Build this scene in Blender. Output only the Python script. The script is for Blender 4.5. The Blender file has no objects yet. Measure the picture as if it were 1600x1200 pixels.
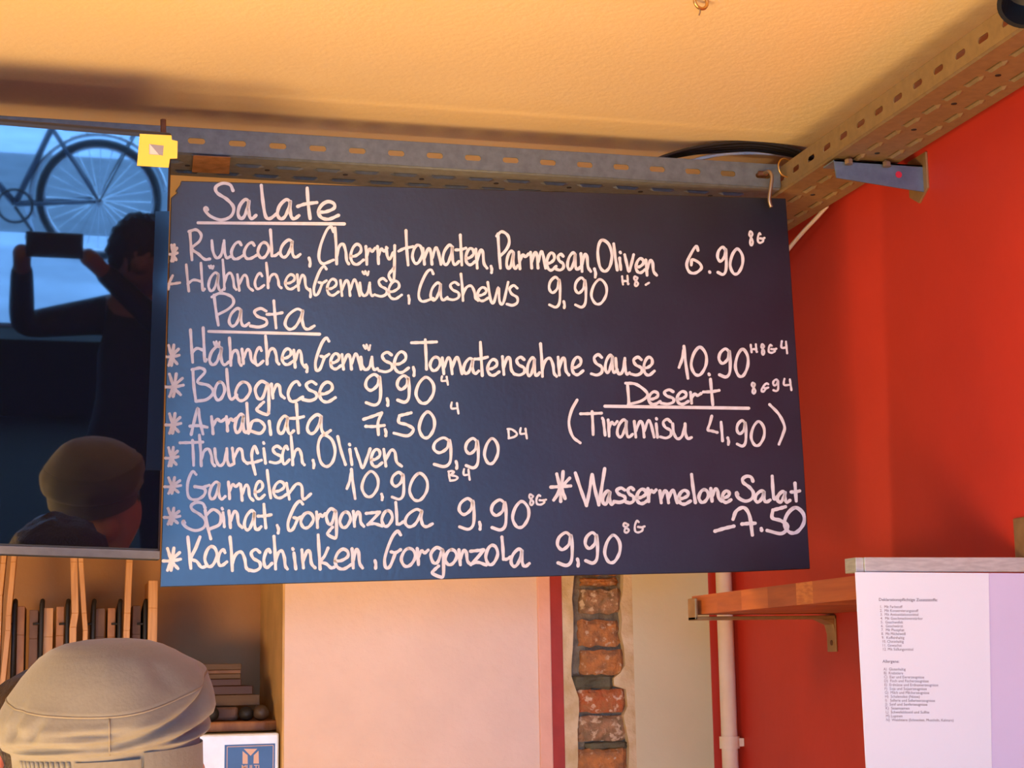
import bpy, bmesh, math, random
from mathutils import Vector, Matrix, noise
random.seed(7)
S = bpy.context.scene
COL = S.collection

# ------------------------------------------------------------------ camera
F = 2650.0
_d = Vector((-695.0, 455.12, F)).normalized()            # +Y of the room as seen by the lens (x right, y down, z forward)
_h = Vector((1.0, -0.016, 0.0))
_u = Vector((0.0, 444.0, F)).cross(_h).normalized()
if _u.y > 0: _u = -_u
_x = _d.cross(_u)
if _x.x < 0: _x = -_x
CAM = Vector((0.0, 0.0, 1.6))
RW = Matrix((_x, _d, _u))                                 # lens coordinates -> room coordinates
cam = bpy.data.cameras.new('camera')
cam.sensor_width = 36.0
cam.lens = F / 1600.0 * 36.0
cam.clip_start = 0.05
camo = bpy.data.objects.new('camera', cam)
COL.objects.link(camo)
_r, _dn, _f = RW.col[0], RW.col[1], RW.col[2]
camo.matrix_world = Matrix(((_r.x, -_dn.x, -_f.x, CAM.x), (_r.y, -_dn.y, -_f.y, CAM.y), (_r.z, -_dn.z, -_f.z, CAM.z), (0, 0, 0, 1)))
S.camera = camo

# ------------------------------------------------------------------ world, lights, exposure
S.view_settings.view_transform = 'Standard'
S.view_settings.look = 'None'
S.view_settings.gamma = 1.0
S.view_settings.use_curve_mapping = False
S.view_settings.exposure = 0.35
world = bpy.data.worlds.new('daylight')
S.world = world
world.use_nodes = True
bg = world.node_tree.nodes['Background']
bg.inputs[0].default_value = (0.19, 0.49, 1.0, 1)
bg.inputs[1].default_value = 14.0

def area(name, loc, target, size, power, color, size_y=None, spread=180):
    l = bpy.data.lights.new(name, 'AREA')
    l.spread = math.radians(spread)
    l.energy = power; l.color = color; l.size = size
    if size_y: l.shape = 'RECTANGLE'; l.size_y = size_y
    o = bpy.data.objects.new(name, l); COL.objects.link(o)
    o.location = loc
    o.rotation_euler = (Vector(target) - Vector(loc)).to_track_quat('-Z', 'Y').to_euler()
    return o
def point(name, loc, power, color, radius=0.06):
    l = bpy.data.lights.new(name, 'POINT')
    l.energy = power; l.color = color; l.shadow_soft_size = radius
    o = bpy.data.objects.new(name, l); COL.objects.link(o); o.location = loc
    return o
WARM = (1.0, 0.585, 0.24)
area('counter_light', (-1.25, 0.7, 1.0), (0.6, 2.2, 2.2), 0.9, 27, WARM, 0.5, 130)
area('front_light', (0.1, 0.7, 0.7), (0.3, 1.5, 2.5), 1.0, 19, WARM, 0.5, 120)
point('kitchen_light', (0.70, 2.74, 1.85), 3.2, WARM, 0.05)
area('wall_fill_light', (0.45, 2.25, 0.95), (0.5, 3.3, 1.35), 0.7, 3.2, WARM, 0.2, 130)  # unseen fill, added low down to warm and brighten the back wall
area('cap_rim_light', (-0.62, 1.78, 1.40), (-0.02, 1.66, 1.58), 0.22, 1.5, (1.0, 0.68, 0.28), 0.22, 130)  # unseen rim light, added to brighten the left side of the cap
point('rack_light', (-0.5, 3.0, 2.0), 5, WARM, 0.10)

# ------------------------------------------------------------------ picture point -> place in the room
def ray(px, py): return RW @ Vector((px - 800.0, py - 600.0, F))
def onto(px, py, p, n):
    r = ray(px, py); n = Vector(n)
    return CAM + r * ((Vector(p) - CAM).dot(n) / r.dot(n))
def atY(px, py, y): return onto(px, py, (0, y, 0), (0, 1, 0))
def atX(px, py, x): return onto(px, py, (x, 0, 0), (1, 0, 0))
def atZ(px, py, z): return onto(px, py, (0, 0, z), (0, 0, 1))

# ------------------------------------------------------------------ materials
def mat(name, color, rough=0.6, metal=0.0, spec=0.5, noise_scale=0, noise_amt=0.15, bump=0.0, bump_scale=60, ior=1.5, color2=None, stretch=None, coat=0.0, emit=None, sheen=0.0):
    m = bpy.data.materials.new(name); m.use_nodes = True
    nt = m.node_tree; b = nt.nodes['Principled BSDF']
    b.inputs['Base Color'].default_value = (*color, 1)
    b.inputs['Roughness'].default_value = rough
    b.inputs['Metallic'].default_value = metal
    b.inputs['Specular IOR Level'].default_value = spec
    b.inputs['IOR'].default_value = ior
    b.inputs['Coat Weight'].default_value = coat
    b.inputs['Sheen Weight'].default_value = sheen
    if emit:
        b.inputs['Emission Color'].default_value = (*emit[:3], 1); b.inputs['Emission Strength'].default_value = emit[3]
    tc = None
    def coord(scale):
        nonlocal tc
        if tc is None: tc = nt.nodes.new('ShaderNodeTexCoord')
        mp = nt.nodes.new('ShaderNodeMapping'); mp.inputs['Scale'].default_value = stretch or (1, 1, 1)
        nt.links.new(tc.outputs['Object'], mp.inputs[0])
        t = nt.nodes.new('ShaderNodeTexNoise'); t.inputs['Scale'].default_value = scale
        t.inputs['Detail'].default_value = 6
        nt.links.new(mp.outputs[0], t.inputs['Vector'])
        return t
    if noise_scale:
        t = coord(noise_scale)
        rp = nt.nodes.new('ShaderNodeValToRGB')
        c2 = color2 or tuple(max(0, c * (1 - noise_amt)) for c in color)
        rp.color_ramp.elements[0].position = 0.35; rp.color_ramp.elements[0].color = (*c2, 1)
        rp.color_ramp.elements[1].position = 0.65; rp.color_ramp.elements[1].color = (*color, 1)
        nt.links.new(t.outputs['Fac'], rp.inputs[0]); nt.links.new(rp.outputs[0], b.inputs['Base Color'])
    if bump:
        t = coord(bump_scale)
        bp = nt.nodes.new('ShaderNodeBump'); bp.inputs['Strength'].default_value = bump; bp.inputs['Distance'].default_value = 0.01
        nt.links.new(t.outputs['Fac'], bp.inputs['Height']); nt.links.new(bp.outputs[0], b.inputs['Normal'])
    return m
M = {}
M['ceiling'] = mat('cream gloss ceiling paint', (0.88, 0.71, 0.40), 0.32, noise_scale=3, noise_amt=0.04, bump=0.10, bump_scale=90)
M['red'] = mat('red wall paint', (0.50, 0.033, 0.018), 0.55, noise_scale=5, noise_amt=0.12, bump=0.06, bump_scale=40)
M['red2'] = mat('dark red strip paint', (0.36, 0.03, 0.018), 0.6, noise_scale=30, noise_amt=0.15, bump=0.1)
M['pink'] = mat('pale rose wall paint', (0.70, 0.54, 0.47), 0.7, noise_scale=14, noise_amt=0.05, bump=0.22, bump_scale=45)
M['rose'] = mat('rose strip', (0.74, 0.42, 0.33), 0.7, noise_scale=25, noise_amt=0.06, bump=0.15)
M['sage'] = mat('grey beige wall paint', (0.60, 0.57, 0.38), 0.7, noise_scale=4, noise_amt=0.07, bump=0.12, bump_scale=30)
M['ochre'] = mat('ochre plaster', (0.62, 0.40, 0.16), 0.8, noise_scale=12, noise_amt=0.2, bump=0.3, bump_scale=40)
M['brownwall'] = mat('brown kitchen wall paint', (0.38, 0.20, 0.08), 0.75, noise_scale=6, noise_amt=0.1, bump=0.1)
M['plaster'] = mat('old cream plaster', (0.66, 0.55, 0.36), 0.9, noise_scale=22, color2=(0.5, 0.38, 0.2), bump=0.5, bump_scale=50)
M['mortar'] = mat('grey lime mortar', (0.26, 0.21, 0.14), 0.95, noise_scale=35, color2=(0.12, 0.10, 0.07), bump=0.9, bump_scale=60)
def brick_mat(name, c1, c2, lime, amount):
    m = mat(name, c1, 0.92, noise_scale=55, color2=c2, bump=0.7, bump_scale=110)
    nt = m.node_tree; b = nt.nodes['Principled BSDF']; src = b.inputs['Base Color'].links[0].from_socket
    tc = next(n for n in nt.nodes if n.type == 'TEX_COORD')
    t = nt.nodes.new('ShaderNodeTexNoise'); t.inputs['Scale'].default_value = 75; t.inputs['Detail'].default_value = 4
    nt.links.new(tc.outputs['Object'], t.inputs['Vector'])
    rp = nt.nodes.new('ShaderNodeValToRGB'); rp.color_ramp.elements[0].position = 0.62 - amount; rp.color_ramp.elements[1].position = 0.70 - amount
    mx = nt.nodes.new('ShaderNodeMixRGB'); nt.links.new(t.outputs['Fac'], rp.inputs[0]); nt.links.new(rp.outputs[0], mx.inputs[0])
    nt.links.new(src, mx.inputs[1]); mx.inputs[2].default_value = (*lime, 1); nt.links.new(mx.outputs[0], b.inputs['Base Color'])
    return m
M['brick'] = brick_mat('weathered orange brick', (0.50, 0.20, 0.06), (0.25, 0.12, 0.055), (0.55, 0.38, 0.24), 0.01)
M['brick2'] = brick_mat('weathered red brick', (0.46, 0.12, 0.04), (0.36, 0.15, 0.06), (0.66, 0.46, 0.32), 0.05)
M['brick3'] = brick_mat('pale limed brick', (0.40, 0.22, 0.12), (0.20, 0.13, 0.07), (0.58, 0.44, 0.30), 0.06)
M['stone'] = mat('dark grey stone', (0.13, 0.125, 0.08), 0.9, noise_scale=30, noise_amt=0.4, bump=0.7, bump_scale=60)
M['floor'] = mat('dark floor', (0.022, 0.018, 0.015), 0.9, spec=0.1, noise_scale=8, noise_amt=0.2)
M['pave'] = mat('light paving', (0.42, 0.46, 0.54), 0.8, noise_scale=3, noise_amt=0.25, bump=0.2, bump_scale=20)
M['asphalt'] = mat('grey asphalt', (0.10, 0.11, 0.13), 0.85, noise_scale=5, noise_amt=0.3, bump=0.2, bump_scale=60)
M['zinc'] = mat('galvanised sheet', (0.155, 0.185, 0.19), 0.5, metal=0.35, noise_scale=70, noise_amt=0.25, bump=0.05, bump_scale=200)
M['zincwarm'] = mat('galvanised sheet with warm light in colour', (0.27, 0.20, 0.10), 0.5, metal=0.35, noise_scale=70, noise_amt=0.2, bump=0.05, bump_scale=200)  # galvanised sheet again, the warm light from the left put into its colour
M['bluesteel'] = mat('blue grey galvanised bracket', (0.16, 0.24, 0.34), 0.45, metal=0.5, noise_scale=40, noise_amt=0.3)
M['steel'] = mat('brushed steel', (0.62, 0.58, 0.48), 0.35, metal=0.85, noise_scale=60, noise_amt=0.15, stretch=(6, 1, 1))
M['alu'] = mat('dull aluminium edge', (0.54, 0.60, 0.52), 0.5, metal=0.4, noise_scale=50, noise_amt=0.2, stretch=(1, 1, 6))
M['bronze'] = mat('bronze coated bracket', (0.42, 0.28, 0.12), 0.42, metal=0.6, noise_scale=40, noise_amt=0.25)
M['wire'] = mat('grey steel wire', (0.35, 0.27, 0.18), 0.4, metal=0.8)
M['rust'] = mat('brown rusty bolt', (0.16, 0.07, 0.04), 0.6, metal=0.3, noise_scale=80, noise_amt=0.4)
M['brass'] = mat('brass ring', (0.62, 0.38, 0.12), 0.3, metal=0.9)
M['black'] = mat('black plastic', (0.006, 0.006, 0.007), 0.6)
M['satin'] = mat('satin black housing', (0.012, 0.014, 0.016), 0.3)
M['screen'] = mat('glossy black screen', (0.003, 0.005, 0.012), 0.02, spec=0.5, ior=2.4)
M['edgestrip'] = mat('glossy dark film', (0.006, 0.012, 0.03), 0.08, ior=1.6)
M['bezel'] = mat('dark bezel', (0.014, 0.015, 0.018), 0.55)
M['silver'] = mat('silver bezel strip', (0.15, 0.145, 0.15), 0.35, metal=0.5, noise_scale=60, noise_amt=0.15)
M['slate'] = mat('blackboard paint', (0.006, 0.010, 0.016), 0.34, ior=1.68, noise_scale=11, noise_amt=0.6, bump=0.03, bump_scale=120)
M['chalk'] = mat('white chalk marker', (0.80, 0.82, 0.82), 0.8, noise_scale=90, noise_amt=0.12)
M['yellow'] = mat('yellow card', (0.92, 0.62, 0.04), 0.5, noise_scale=20, noise_amt=0.05)
M['photo'] = mat('grey print', (0.32, 0.29, 0.30), 0.5, noise_scale=40, noise_amt=0.2)
M['photo2'] = mat('pale print', (0.68, 0.60, 0.54), 0.5)
M['tape'] = mat('brown parcel tape', (0.22, 0.10, 0.04), 0.25, noise_scale=50, color2=(0.34, 0.17, 0.08), bump=0.2, bump_scale=90)
M['cable'] = mat('black cable', (0.015, 0.013, 0.012), 0.4)
M['wcable'] = mat('white cable', (0.8, 0.72, 0.6), 0.5)
M['pipe'] = mat('cream painted pipe', (0.78, 0.68, 0.58), 0.45, noise_scale=30, noise_amt=0.08, bump=0.1, bump_scale=40)
M['beech'] = mat('beech block', (0.46, 0.135, 0.032), 0.45, noise_scale=30, color2=(0.34, 0.085, 0.02), stretch=(1, 0.15, 3))
M['beech2'] = mat('pale beech block', (0.58, 0.22, 0.055), 0.45, noise_scale=60, color2=(0.42, 0.13, 0.03), stretch=(3, 1, 4))
M['beech3'] = mat('red beech block', (0.38, 0.10, 0.025), 0.45, noise_scale=36, color2=(0.28, 0.07, 0.018), stretch=(1, 0.3, 3))
M['paddle'] = mat('pale paddle wood', (0.60, 0.33, 0.14), 0.6, noise_scale=22, color2=(0.46, 0.23, 0.09), stretch=(8, 2, 0.5))
M['board'] = mat('brown board wood', (0.38, 0.165, 0.055), 0.6, noise_scale=18, color2=(0.24, 0.095, 0.035), stretch=(3, 2, 1))
M['board2'] = mat('dark board wood', (0.15, 0.07, 0.035), 0.65, noise_scale=18, color2=(0.09, 0.04, 0.02), stretch=(3, 2, 1))
M['potbrown'] = mat('dark brown glaze', (0.06, 0.035, 0.02), 0.5)
M['plank'] = mat('tan plank', (0.085, 0.045, 0.018), 0.7, noise_scale=20, noise_amt=0.25, stretch=(0.4, 1, 4))
M['redplank'] = mat('red brown plank', (0.05, 0.014, 0.006), 0.6, noise_scale=20, noise_amt=0.25, stretch=(0.4, 1, 4))
M['paper'] = mat('white paper', (0.70, 0.82, 0.88), 0.45, noise_scale=3, noise_amt=0.02)
M['lilac'] = mat('lilac sleeve', (0.58, 0.59, 0.78), 0.3, noise_scale=5, noise_amt=0.06)
M['ink'] = mat('grey print ink', (0.20, 0.20, 0.24), 0.7)
M['white'] = mat('white enamel front', (0.80, 0.86, 0.88), 0.22, noise_scale=25, noise_amt=0.12, coat=0.4)
M['stickerblue'] = mat('blue sticker', (0.035, 0.09, 0.26), 0.3, noise_scale=30, noise_amt=0.15)
M['stickertan'] = mat('tan sticker print', (0.62, 0.40, 0.30), 0.4)
M['cap'] = mat('olive khaki cotton', (0.155, 0.147, 0.124), 0.9, noise_scale=180, noise_amt=0.06, bump=0.07, bump_scale=350, sheen=0.15)
M['capseam'] = mat('olive seam thread', (0.17, 0.15, 0.115), 0.9)
M['capstrap'] = mat('dark olive strap', (0.16, 0.145, 0.115), 0.9, noise_scale=150, noise_amt=0.15)
M['skin'] = mat('warm skin', (0.62, 0.30, 0.20), 0.5, noise_scale=30, noise_amt=0.08)
M['skinred'] = mat('ruddy skin', (0.52, 0.16, 0.10), 0.5, noise_scale=30, noise_amt=0.08)
M['skinshade'] = mat('shaded skin', (0.20, 0.10, 0.065), 0.6)  # skin with the shade of the backlit figure put into its colour
M['hair'] = mat('dark brown hair', (0.035, 0.018, 0.010), 0.55, noise_scale=60, noise_amt=0.5, stretch=(3, 3, 0.6), bump=0.5, bump_scale=80)
M['shirt'] = mat('dark shirt', (0.018, 0.018, 0.024), 0.85, noise_scale=40, noise_amt=0.3)
M['jacket'] = mat('dark grey jacket', (0.05, 0.05, 0.055), 0.85, noise_scale=40, noise_amt=0.3)
M['rubber'] = mat('black tyre', (0.015, 0.015, 0.016), 0.7)
M['frame'] = mat('blue grey bicycle frame', (0.05, 0.07, 0.11), 0.35)
M['chrome'] = mat('bicycle chrome', (0.7, 0.7, 0.72), 0.25, metal=0.9)
M['reddot'] = mat('red dot', (0.5, 0.02, 0.05), 0.5)

# ------------------------------------------------------------------ mesh helpers
class MB:
    def __init__(s): s.bm = bmesh.new()
    def face(s, pts):
        vs = [s.bm.verts.new(p) for p in pts]
        try: return s.bm.faces.new(vs)
        except ValueError: return None
    def hexa(s, a, b):            # two quads (bottom, top), same order
        va = [s.bm.verts.new(p) for p in a]; vb = [s.bm.verts.new(p) for p in b]
        n = len(va)
        s.bm.faces.new(va[::-1]); s.bm.faces.new(vb)
        for i in range(n): s.bm.faces.new((va[i], va[(i+1) % n], vb[(i+1) % n], vb[i]))
        return s
    def box(s, p, q):
        (x0, y0, z0), (x1, y1, z1) = p, q
        x0, x1 = min(x0, x1), max(x0, x1); y0, y1 = min(y0, y1), max(y0, y1); z0, z1 = min(z0, z1), max(z0, z1)
        return s.hexa([(x0,y0,z0),(x1,y0,z0),(x1,y1,z0),(x0,y1,z0)], [(x0,y0,z1),(x1,y0,z1),(x1,y1,z1),(x0,y1,z1)])
    def prism(s, pts, off):       # outline of points pushed by a vector
        off = Vector(off)
        return s.hexa([Vector(p) for p in pts], [Vector(p) + off for p in pts])
    def tube(s, pts, r, seg=10, cap=True, radii=None):
        pts = [Vector(p) for p in pts]
        rings = []; prev = None
        for i, p in enumerate(pts):
            t = (pts[min(i+1, len(pts)-1)] - pts[max(i-1, 0)])
            if t.length < 1e-9: t = Vector((0, 0, 1))
            t.normalize()
            if prev is None:
                a = Vector((0, 0, 1)) if abs(t.z) < 0.9 else Vector((1, 0, 0))
                n = t.cross(a).normalized()
            else:
                n = prev - t * prev.dot(t)
                n = n.normalized() if n.length > 1e-6 else t.orthogonal().normalized()
            prev = n; b = t.cross(n)
            rr = radii[i] if radii else r
            rings.append([s.bm.verts.new(p + (n*math.cos(2*math.pi*k/seg) + b*math.sin(2*math.pi*k/seg))*rr) for k in range(seg)])
        for A, B in zip(rings, rings[1:]):
            for k in range(seg):
                s.bm.faces.new((A[k], A[(k+1) % seg], B[(k+1) % seg], B[k]))
        if cap:
            s.bm.faces.new(rings[0][::-1]); s.bm.faces.new(rings[-1])
        return s
    def ring(s, c, u, v, R, r, n=40, seg=8, a0=0, a1=2*math.pi):
        c, u, v = Vector(c), Vector(u).normalized(), Vector(v).normalized()
        w = u.cross(v); closed = abs(a1 - a0) > 6.28
        rings = []
        for i in range(n if closed else n + 1):
            a = a0 + (a1-a0)*i/n
            e = u*math.cos(a) + v*math.sin(a)
            rings.append([s.bm.verts.new(c + e*(R + r*math.cos(2*math.pi*k/seg)) + w*(r*math.sin(2*math.pi*k/seg))) for k in range(seg)])
        m = len(rings)
        for i in range(m if closed else m - 1):
            A, B = rings[i], rings[(i+1) % m]
            for k in range(seg): s.bm.faces.new((A[k], A[(k+1) % seg], B[(k+1) % seg], B[k]))
        if not closed:
            s.bm.faces.new(rings[0][::-1]); s.bm.faces.new(rings[-1])
        return s
    def lathe(s, prof, mat4, seg=32):
        rings = []
        for r, z in prof:
            if r < 1e-6: rings.append([s.bm.verts.new(mat4 @ Vector((0, 0, z)))])
            else: rings.append([s.bm.verts.new(mat4 @ Vector((r*math.cos(2*math.pi*k/seg), r*math.sin(2*math.pi*k/seg), z))) for k in range(seg)])
        for A, B in zip(rings, rings[1:]):
            if len(A) == 1 and len(B) == 1: continue
            for k in range(seg):
                if len(A) == 1: s.bm.faces.new((A[0], B[(k+1) % seg], B[k]))
                elif len(B) == 1: s.bm.faces.new((A[k], A[(k+1) % seg], B[0]))
                else: s.bm.faces.new((A[k], A[(k+1) % seg], B[(k+1) % seg], B[k]))
        return s
    def blob(s, c, r, seg=24, rings=14, amp=0.0, fr=8.0):
        c = Vector(c); r = Vector(r)
        g = []
        for i in range(rings + 1):
            th = math.pi*i/rings
            row = []
            for k in range(seg):
                ph = 2*math.pi*k/seg
                e = Vector((math.sin(th)*math.cos(ph), math.sin(th)*math.sin(ph), math.cos(th)))
                f = 1 + amp*noise.noise(e*fr*0.3 + c*7)
                row.append(s.bm.verts.new(c + Vector((e.x*r.x, e.y*r.y, e.z*r.z))*f))
                if i in (0, rings): break
            g.append(row)
        for A, B in zip(g, g[1:]):
            for k in range(seg):
                if len(A) == 1: s.bm.faces.new((A[0], B[k], B[(k+1) % seg]))
                elif len(B) == 1: s.bm.faces.new((A[k], B[0], A[(k+1) % seg]))
                else: s.bm.faces.new((A[k], B[k], B[(k+1) % seg], A[(k+1) % seg]))
        return s
    def holed(s, outer, inner, off):   # flat plate with one hole, given thickness by a vector
        es = []
        for loop in (outer, inner):
            vs = [s.bm.verts.new(p) for p in loop]
            es += [s.bm.edges.new((vs[i], vs[(i+1) % len(vs)])) for i in range(len(vs))]
        r = bmesh.ops.triangle_fill(s.bm, use_beauty=True, edges=es)
        fs = [f for f in r['geom'] if isinstance(f, bmesh.types.BMFace)]
        ex = bmesh.ops.extrude_face_region(s.bm, geom=fs)
        bmesh.ops.translate(s.bm, verts=[v for v in ex['geom'] if isinstance(v, bmesh.types.BMVert)], vec=Vector(off))
        return s
    def build(s, name, m, parent=None, smooth=False, bevel=0.0, fix=True):
        if fix: bmesh.ops.recalc_face_normals(s.bm, faces=s.bm.faces)
        me = bpy.data.meshes.new(name); s.bm.to_mesh(me); s.bm.free()
        if smooth:
            for p in me.polygons: p.use_smooth = True
        o = bpy.data.objects.new(name, me); COL.objects.link(o)
        for x in (m if isinstance(m, (list, tuple)) else [m]): me.materials.append(x)
        if parent: o.parent = parent; o.matrix_parent_inverse = parent.matrix_basis.inverted()
        if bevel:
            b = o.modifiers.new('bevel', 'BEVEL'); b.width = bevel; b.segments = 2; b.limit_method = 'ANGLE'
        return o
def tag(o, label, cat, group=None):
    o['label'] = label; o['category'] = cat
    if group: o['group'] = group
    return o
def thing(name, label, cat, loc, group=None):
    o = bpy.data.objects.new(name, None); o.empty_display_size = 0.05
    COL.objects.link(o); o.location = loc
    return tag(o, label, cat, group)
def struct(o): o['kind'] = 'structure'; return o
def spline(pts, n=6):
    P = [Vector(p) for p in pts]
    if len(P) < 3: return [P[0].lerp(P[-1], i/4) for i in range(5)]
    closed = (P[0]-P[-1]).length < 1e-6
    out = []
    for i in range(len(P)-1):
        p0 = P[i-1] if i > 0 else (P[-2] if closed else P[0]*2-P[1])
        p1, p2 = P[i], P[i+1]
        p3 = P[i+2] if i+2 < len(P) else (P[1] if closed else P[-1]*2-P[-2])
        for k in range(n):
            t = k/n
            out.append(0.5*((2*p1) + (p2-p0)*t + (2*p0-5*p1+4*p2-p3)*t*t + (3*p1-p0-3*p2+p3)*t**3))
    out.append(P[-1]); return out

# ------------------------------------------------------------------ the room
XR = 1.325          # right wall
YB = 3.32           # back wall
YN = 3.72           # back of the kitchen recess
ZC = 2.494          # ceiling
XL = -3.0
YF = -3.1           # open street front
def bx(px, py=1050, y=None): return atY(px, py, y or YB).x
struct(MB().box((XL-.2, YF, ZC), (XR+.3, YN+.2, ZC+.12)).build('ceiling', M['ceiling']))
struct(MB().box((XL-.2, YF, -.1), (XR+.3, YN+.2, 0)).build('floor', M['floor']))
struct(MB().box((XR, YF, 0), (XR+.2, YB+.02, ZC)).build('wall_right', M['red']))
struct(MB().box((XL-.2, YF, 0), (XL, YN+.2, ZC)).build('wall_left', M['pink']))
x_n = bx(444.5)
x_r1, x_r2, x_b, x_s, x_t = bx(841), bx(861), bx(880), bx(991), bx(1111)
struct(MB().box((x_n, YB, 0), (x_r1, YN+.1, ZC)).build('wall_back', [M['pink']]))
struct(MB().box((x_r1, YB-.006, 0), (x_r2, YN, ZC)).build('trim_1', M['rose'], bevel=.002))  # slightly raised strip, pinker than the wall beside it
struct(MB().box((x_r2, YB-.002, 0), (x_b, YN, ZC)).build('trim_2', M['red2'], bevel=.001))
struct(MB().box((x_s, YB, 0), (x_t, YN, ZC)).build('wall_back_right', M['sage']))
struct(MB().box((x_t, YB-.004, 0), (XR+.1, YN, ZC)).build('trim_3', M['red']))
struct(MB().box((XL, YN, 0), (x_n+.05, YN+.15, ZC)).build('wall_recess', M['brownwall']))
struct(MB().box((x_n-.004, YB+.002, 0), (x_n, YN, ZC)).build('wall_reveal', M['ochre']))
# shopfront wall with an open front
fm = MB()
fm.box((XL, YF-.2, 0), (-1.75, YF, ZC)); fm.box((-1.75, YF-.2, 0), (XR, YF, .38)); fm.box((-1.75, YF-.2, 2.42), (XR, YF, ZC+.5)); fm.box((XR, YF-.2, 0), (XR+3.2, YF, ZC+.5)); fm.box((XL-3, YF-.2, 0), (XL, YF, ZC+.5))
struct(fm.build('wall_front', M['floor']))
PZ = 0.40         # the street lies higher than the cellar floor
struct(MB().box((-30, -45, PZ-.3), (30, YF-.2, PZ)).build('pavement', M['pave']))
struct(MB().box((-30, -7.5, PZ-.05), (30, -5.15, PZ+.004)).build('road', M['asphalt']))

# bare brick strip
wb = MB(); wb.box((x_b-.002, YB+.022, 0), (x_s+.002, YN, ZC))
wall_brick = struct(wb.build('wall_brick', M['mortar']))
def brick_mesh(x0, x1, z0, z1, m, seed, y=None):
    b = MB(); rnd = random.Random(seed)
    nx, nz = 10, 6
    yf = (y if y else YB + .004) + rnd.uniform(-.003, .004)
    g = []
    for j in range(nz+1):
        row = []
        for i in range(nx+1):
            u, v = i/nx, j/nz
            ex = .006*noise.noise(Vector((seed*3.1, v*3, 0))) if i in (0, nx) else 0
            ez = .005*noise.noise(Vector((u*5, seed*1.7, 5))) if j in (0, nz) else 0
            edge = .010*(max(0, abs(u-.5)*2-.86)/.14 + max(0, abs(v-.5)*2-.75)/.25*.6)
            dy = .004*noise.noise(Vector((u*5+seed, v*4, seed))) + edge
            row.append(b.bm.verts.new((x0+(x1-x0)*u+ex, yf+dy, z0+(z1-z0)*v+ez)))
        g.append(row)
    bot = []
    for j in range(nz):
        for i in range(nx): b.bm.faces.new((g[j][i], g[j][i+1], g[j+1][i+1], g[j+1][i]))
    ring_ = g[0] + [g[j][nx] for j in range(1, nz+1)] + g[nz][-2::-1] + [g[j][0] for j in range(nz-1, 0, -1)]
    bk = [b.bm.verts.new((v.co.x, YB+.03, v.co.z)) for v in ring_]
    n = len(ring_)
    for i in range(n): b.bm.faces.new((ring_[i], bk[i], bk[(i+1) % n], ring_[(i+1) % n]))
    o = b.build('brick', m, wall_brick, smooth=False)
    return o
def bz(py): return atY(930, py, YB).z
courses = [(903, 915, 910, 968, 'brick'), (921, 958, 908, 972, 'brick3'), (969, 1010, 906, 970, 'brick'), (1016, 1055, 910, 977, 'brick'),
           (1054, 1077, 894, 960, 'stone'), (1077, 1114, 905, 981, 'brick2'), (1118, 1158, 903, 982, 'brick3'), (1160, 1171, 918, 983, 'stone'), (1170, 1208, 905, 982, 'brick')]
for k, (t, b_, l, r, m) in enumerate(courses):
    brick_mesh(bx(l, t), bx(r, t), bz(b_), bz(t), M[m], k)
zz = bz(1212); k = 20
while zz > .05:
    brick_mesh(bx(904), bx(981), max(.01, zz-.052), zz, M[['brick', 'brick2', 'brick3'][k % 3]], k); zz -= .063; k += 1
zz = bz(898); k = 60
while zz < ZC-.06:
    brick_mesh(bx(908), bx(972), zz, zz+.052, M[['brick', 'brick3', 'brick2'][k % 3]], k); zz += .063; k += 1
lp = [(880,880),(898,880),(896,915),(894,935),(897,960),(896,985),(894,1010),(892,1040),(894,1056),(900,1075),(905,1090),(904,1110),(902,1140),(902,1165),(904,1185),(903,1215)]
rp = [(992,880),(974,880),(975,905),(972,925),(970,945),(972,970),(971,990),(974,1010),(976,1040),(970,1052),(960,1060),(959,1072),(979,1078),(981,1105),(974,1120),(978,1140),(982,1165),(983,1190),(982,1215)]
def plaster(pts, xe, name):
    q = [(atY(a, b, YB).x, b) for a, b in pts[1:]]
    b = MB()
    P = [(x + .0015*math.sin(y*1.7), YB, atY(930, y, YB).z) for x, y in q]
    P = [(P[0][0], YB, ZC)] + P + [(P[-1][0], YB, 0)]
    for a, c in zip(P, P[1:]):
        b.hexa([(xe, YB, a[2]), a, c, (xe, YB, c[2])], [(xe, YB+.024, a[2]), (a[0], YB+.024, a[2]), (c[0], YB+.024, c[2]), (xe, YB+.024, c[2])])
    return b.build(name, M['plaster'], wall_brick)
plaster(lp, x_b, 'plaster_edge'); plaster(rp, x_s, 'plaster_edge')

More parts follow.
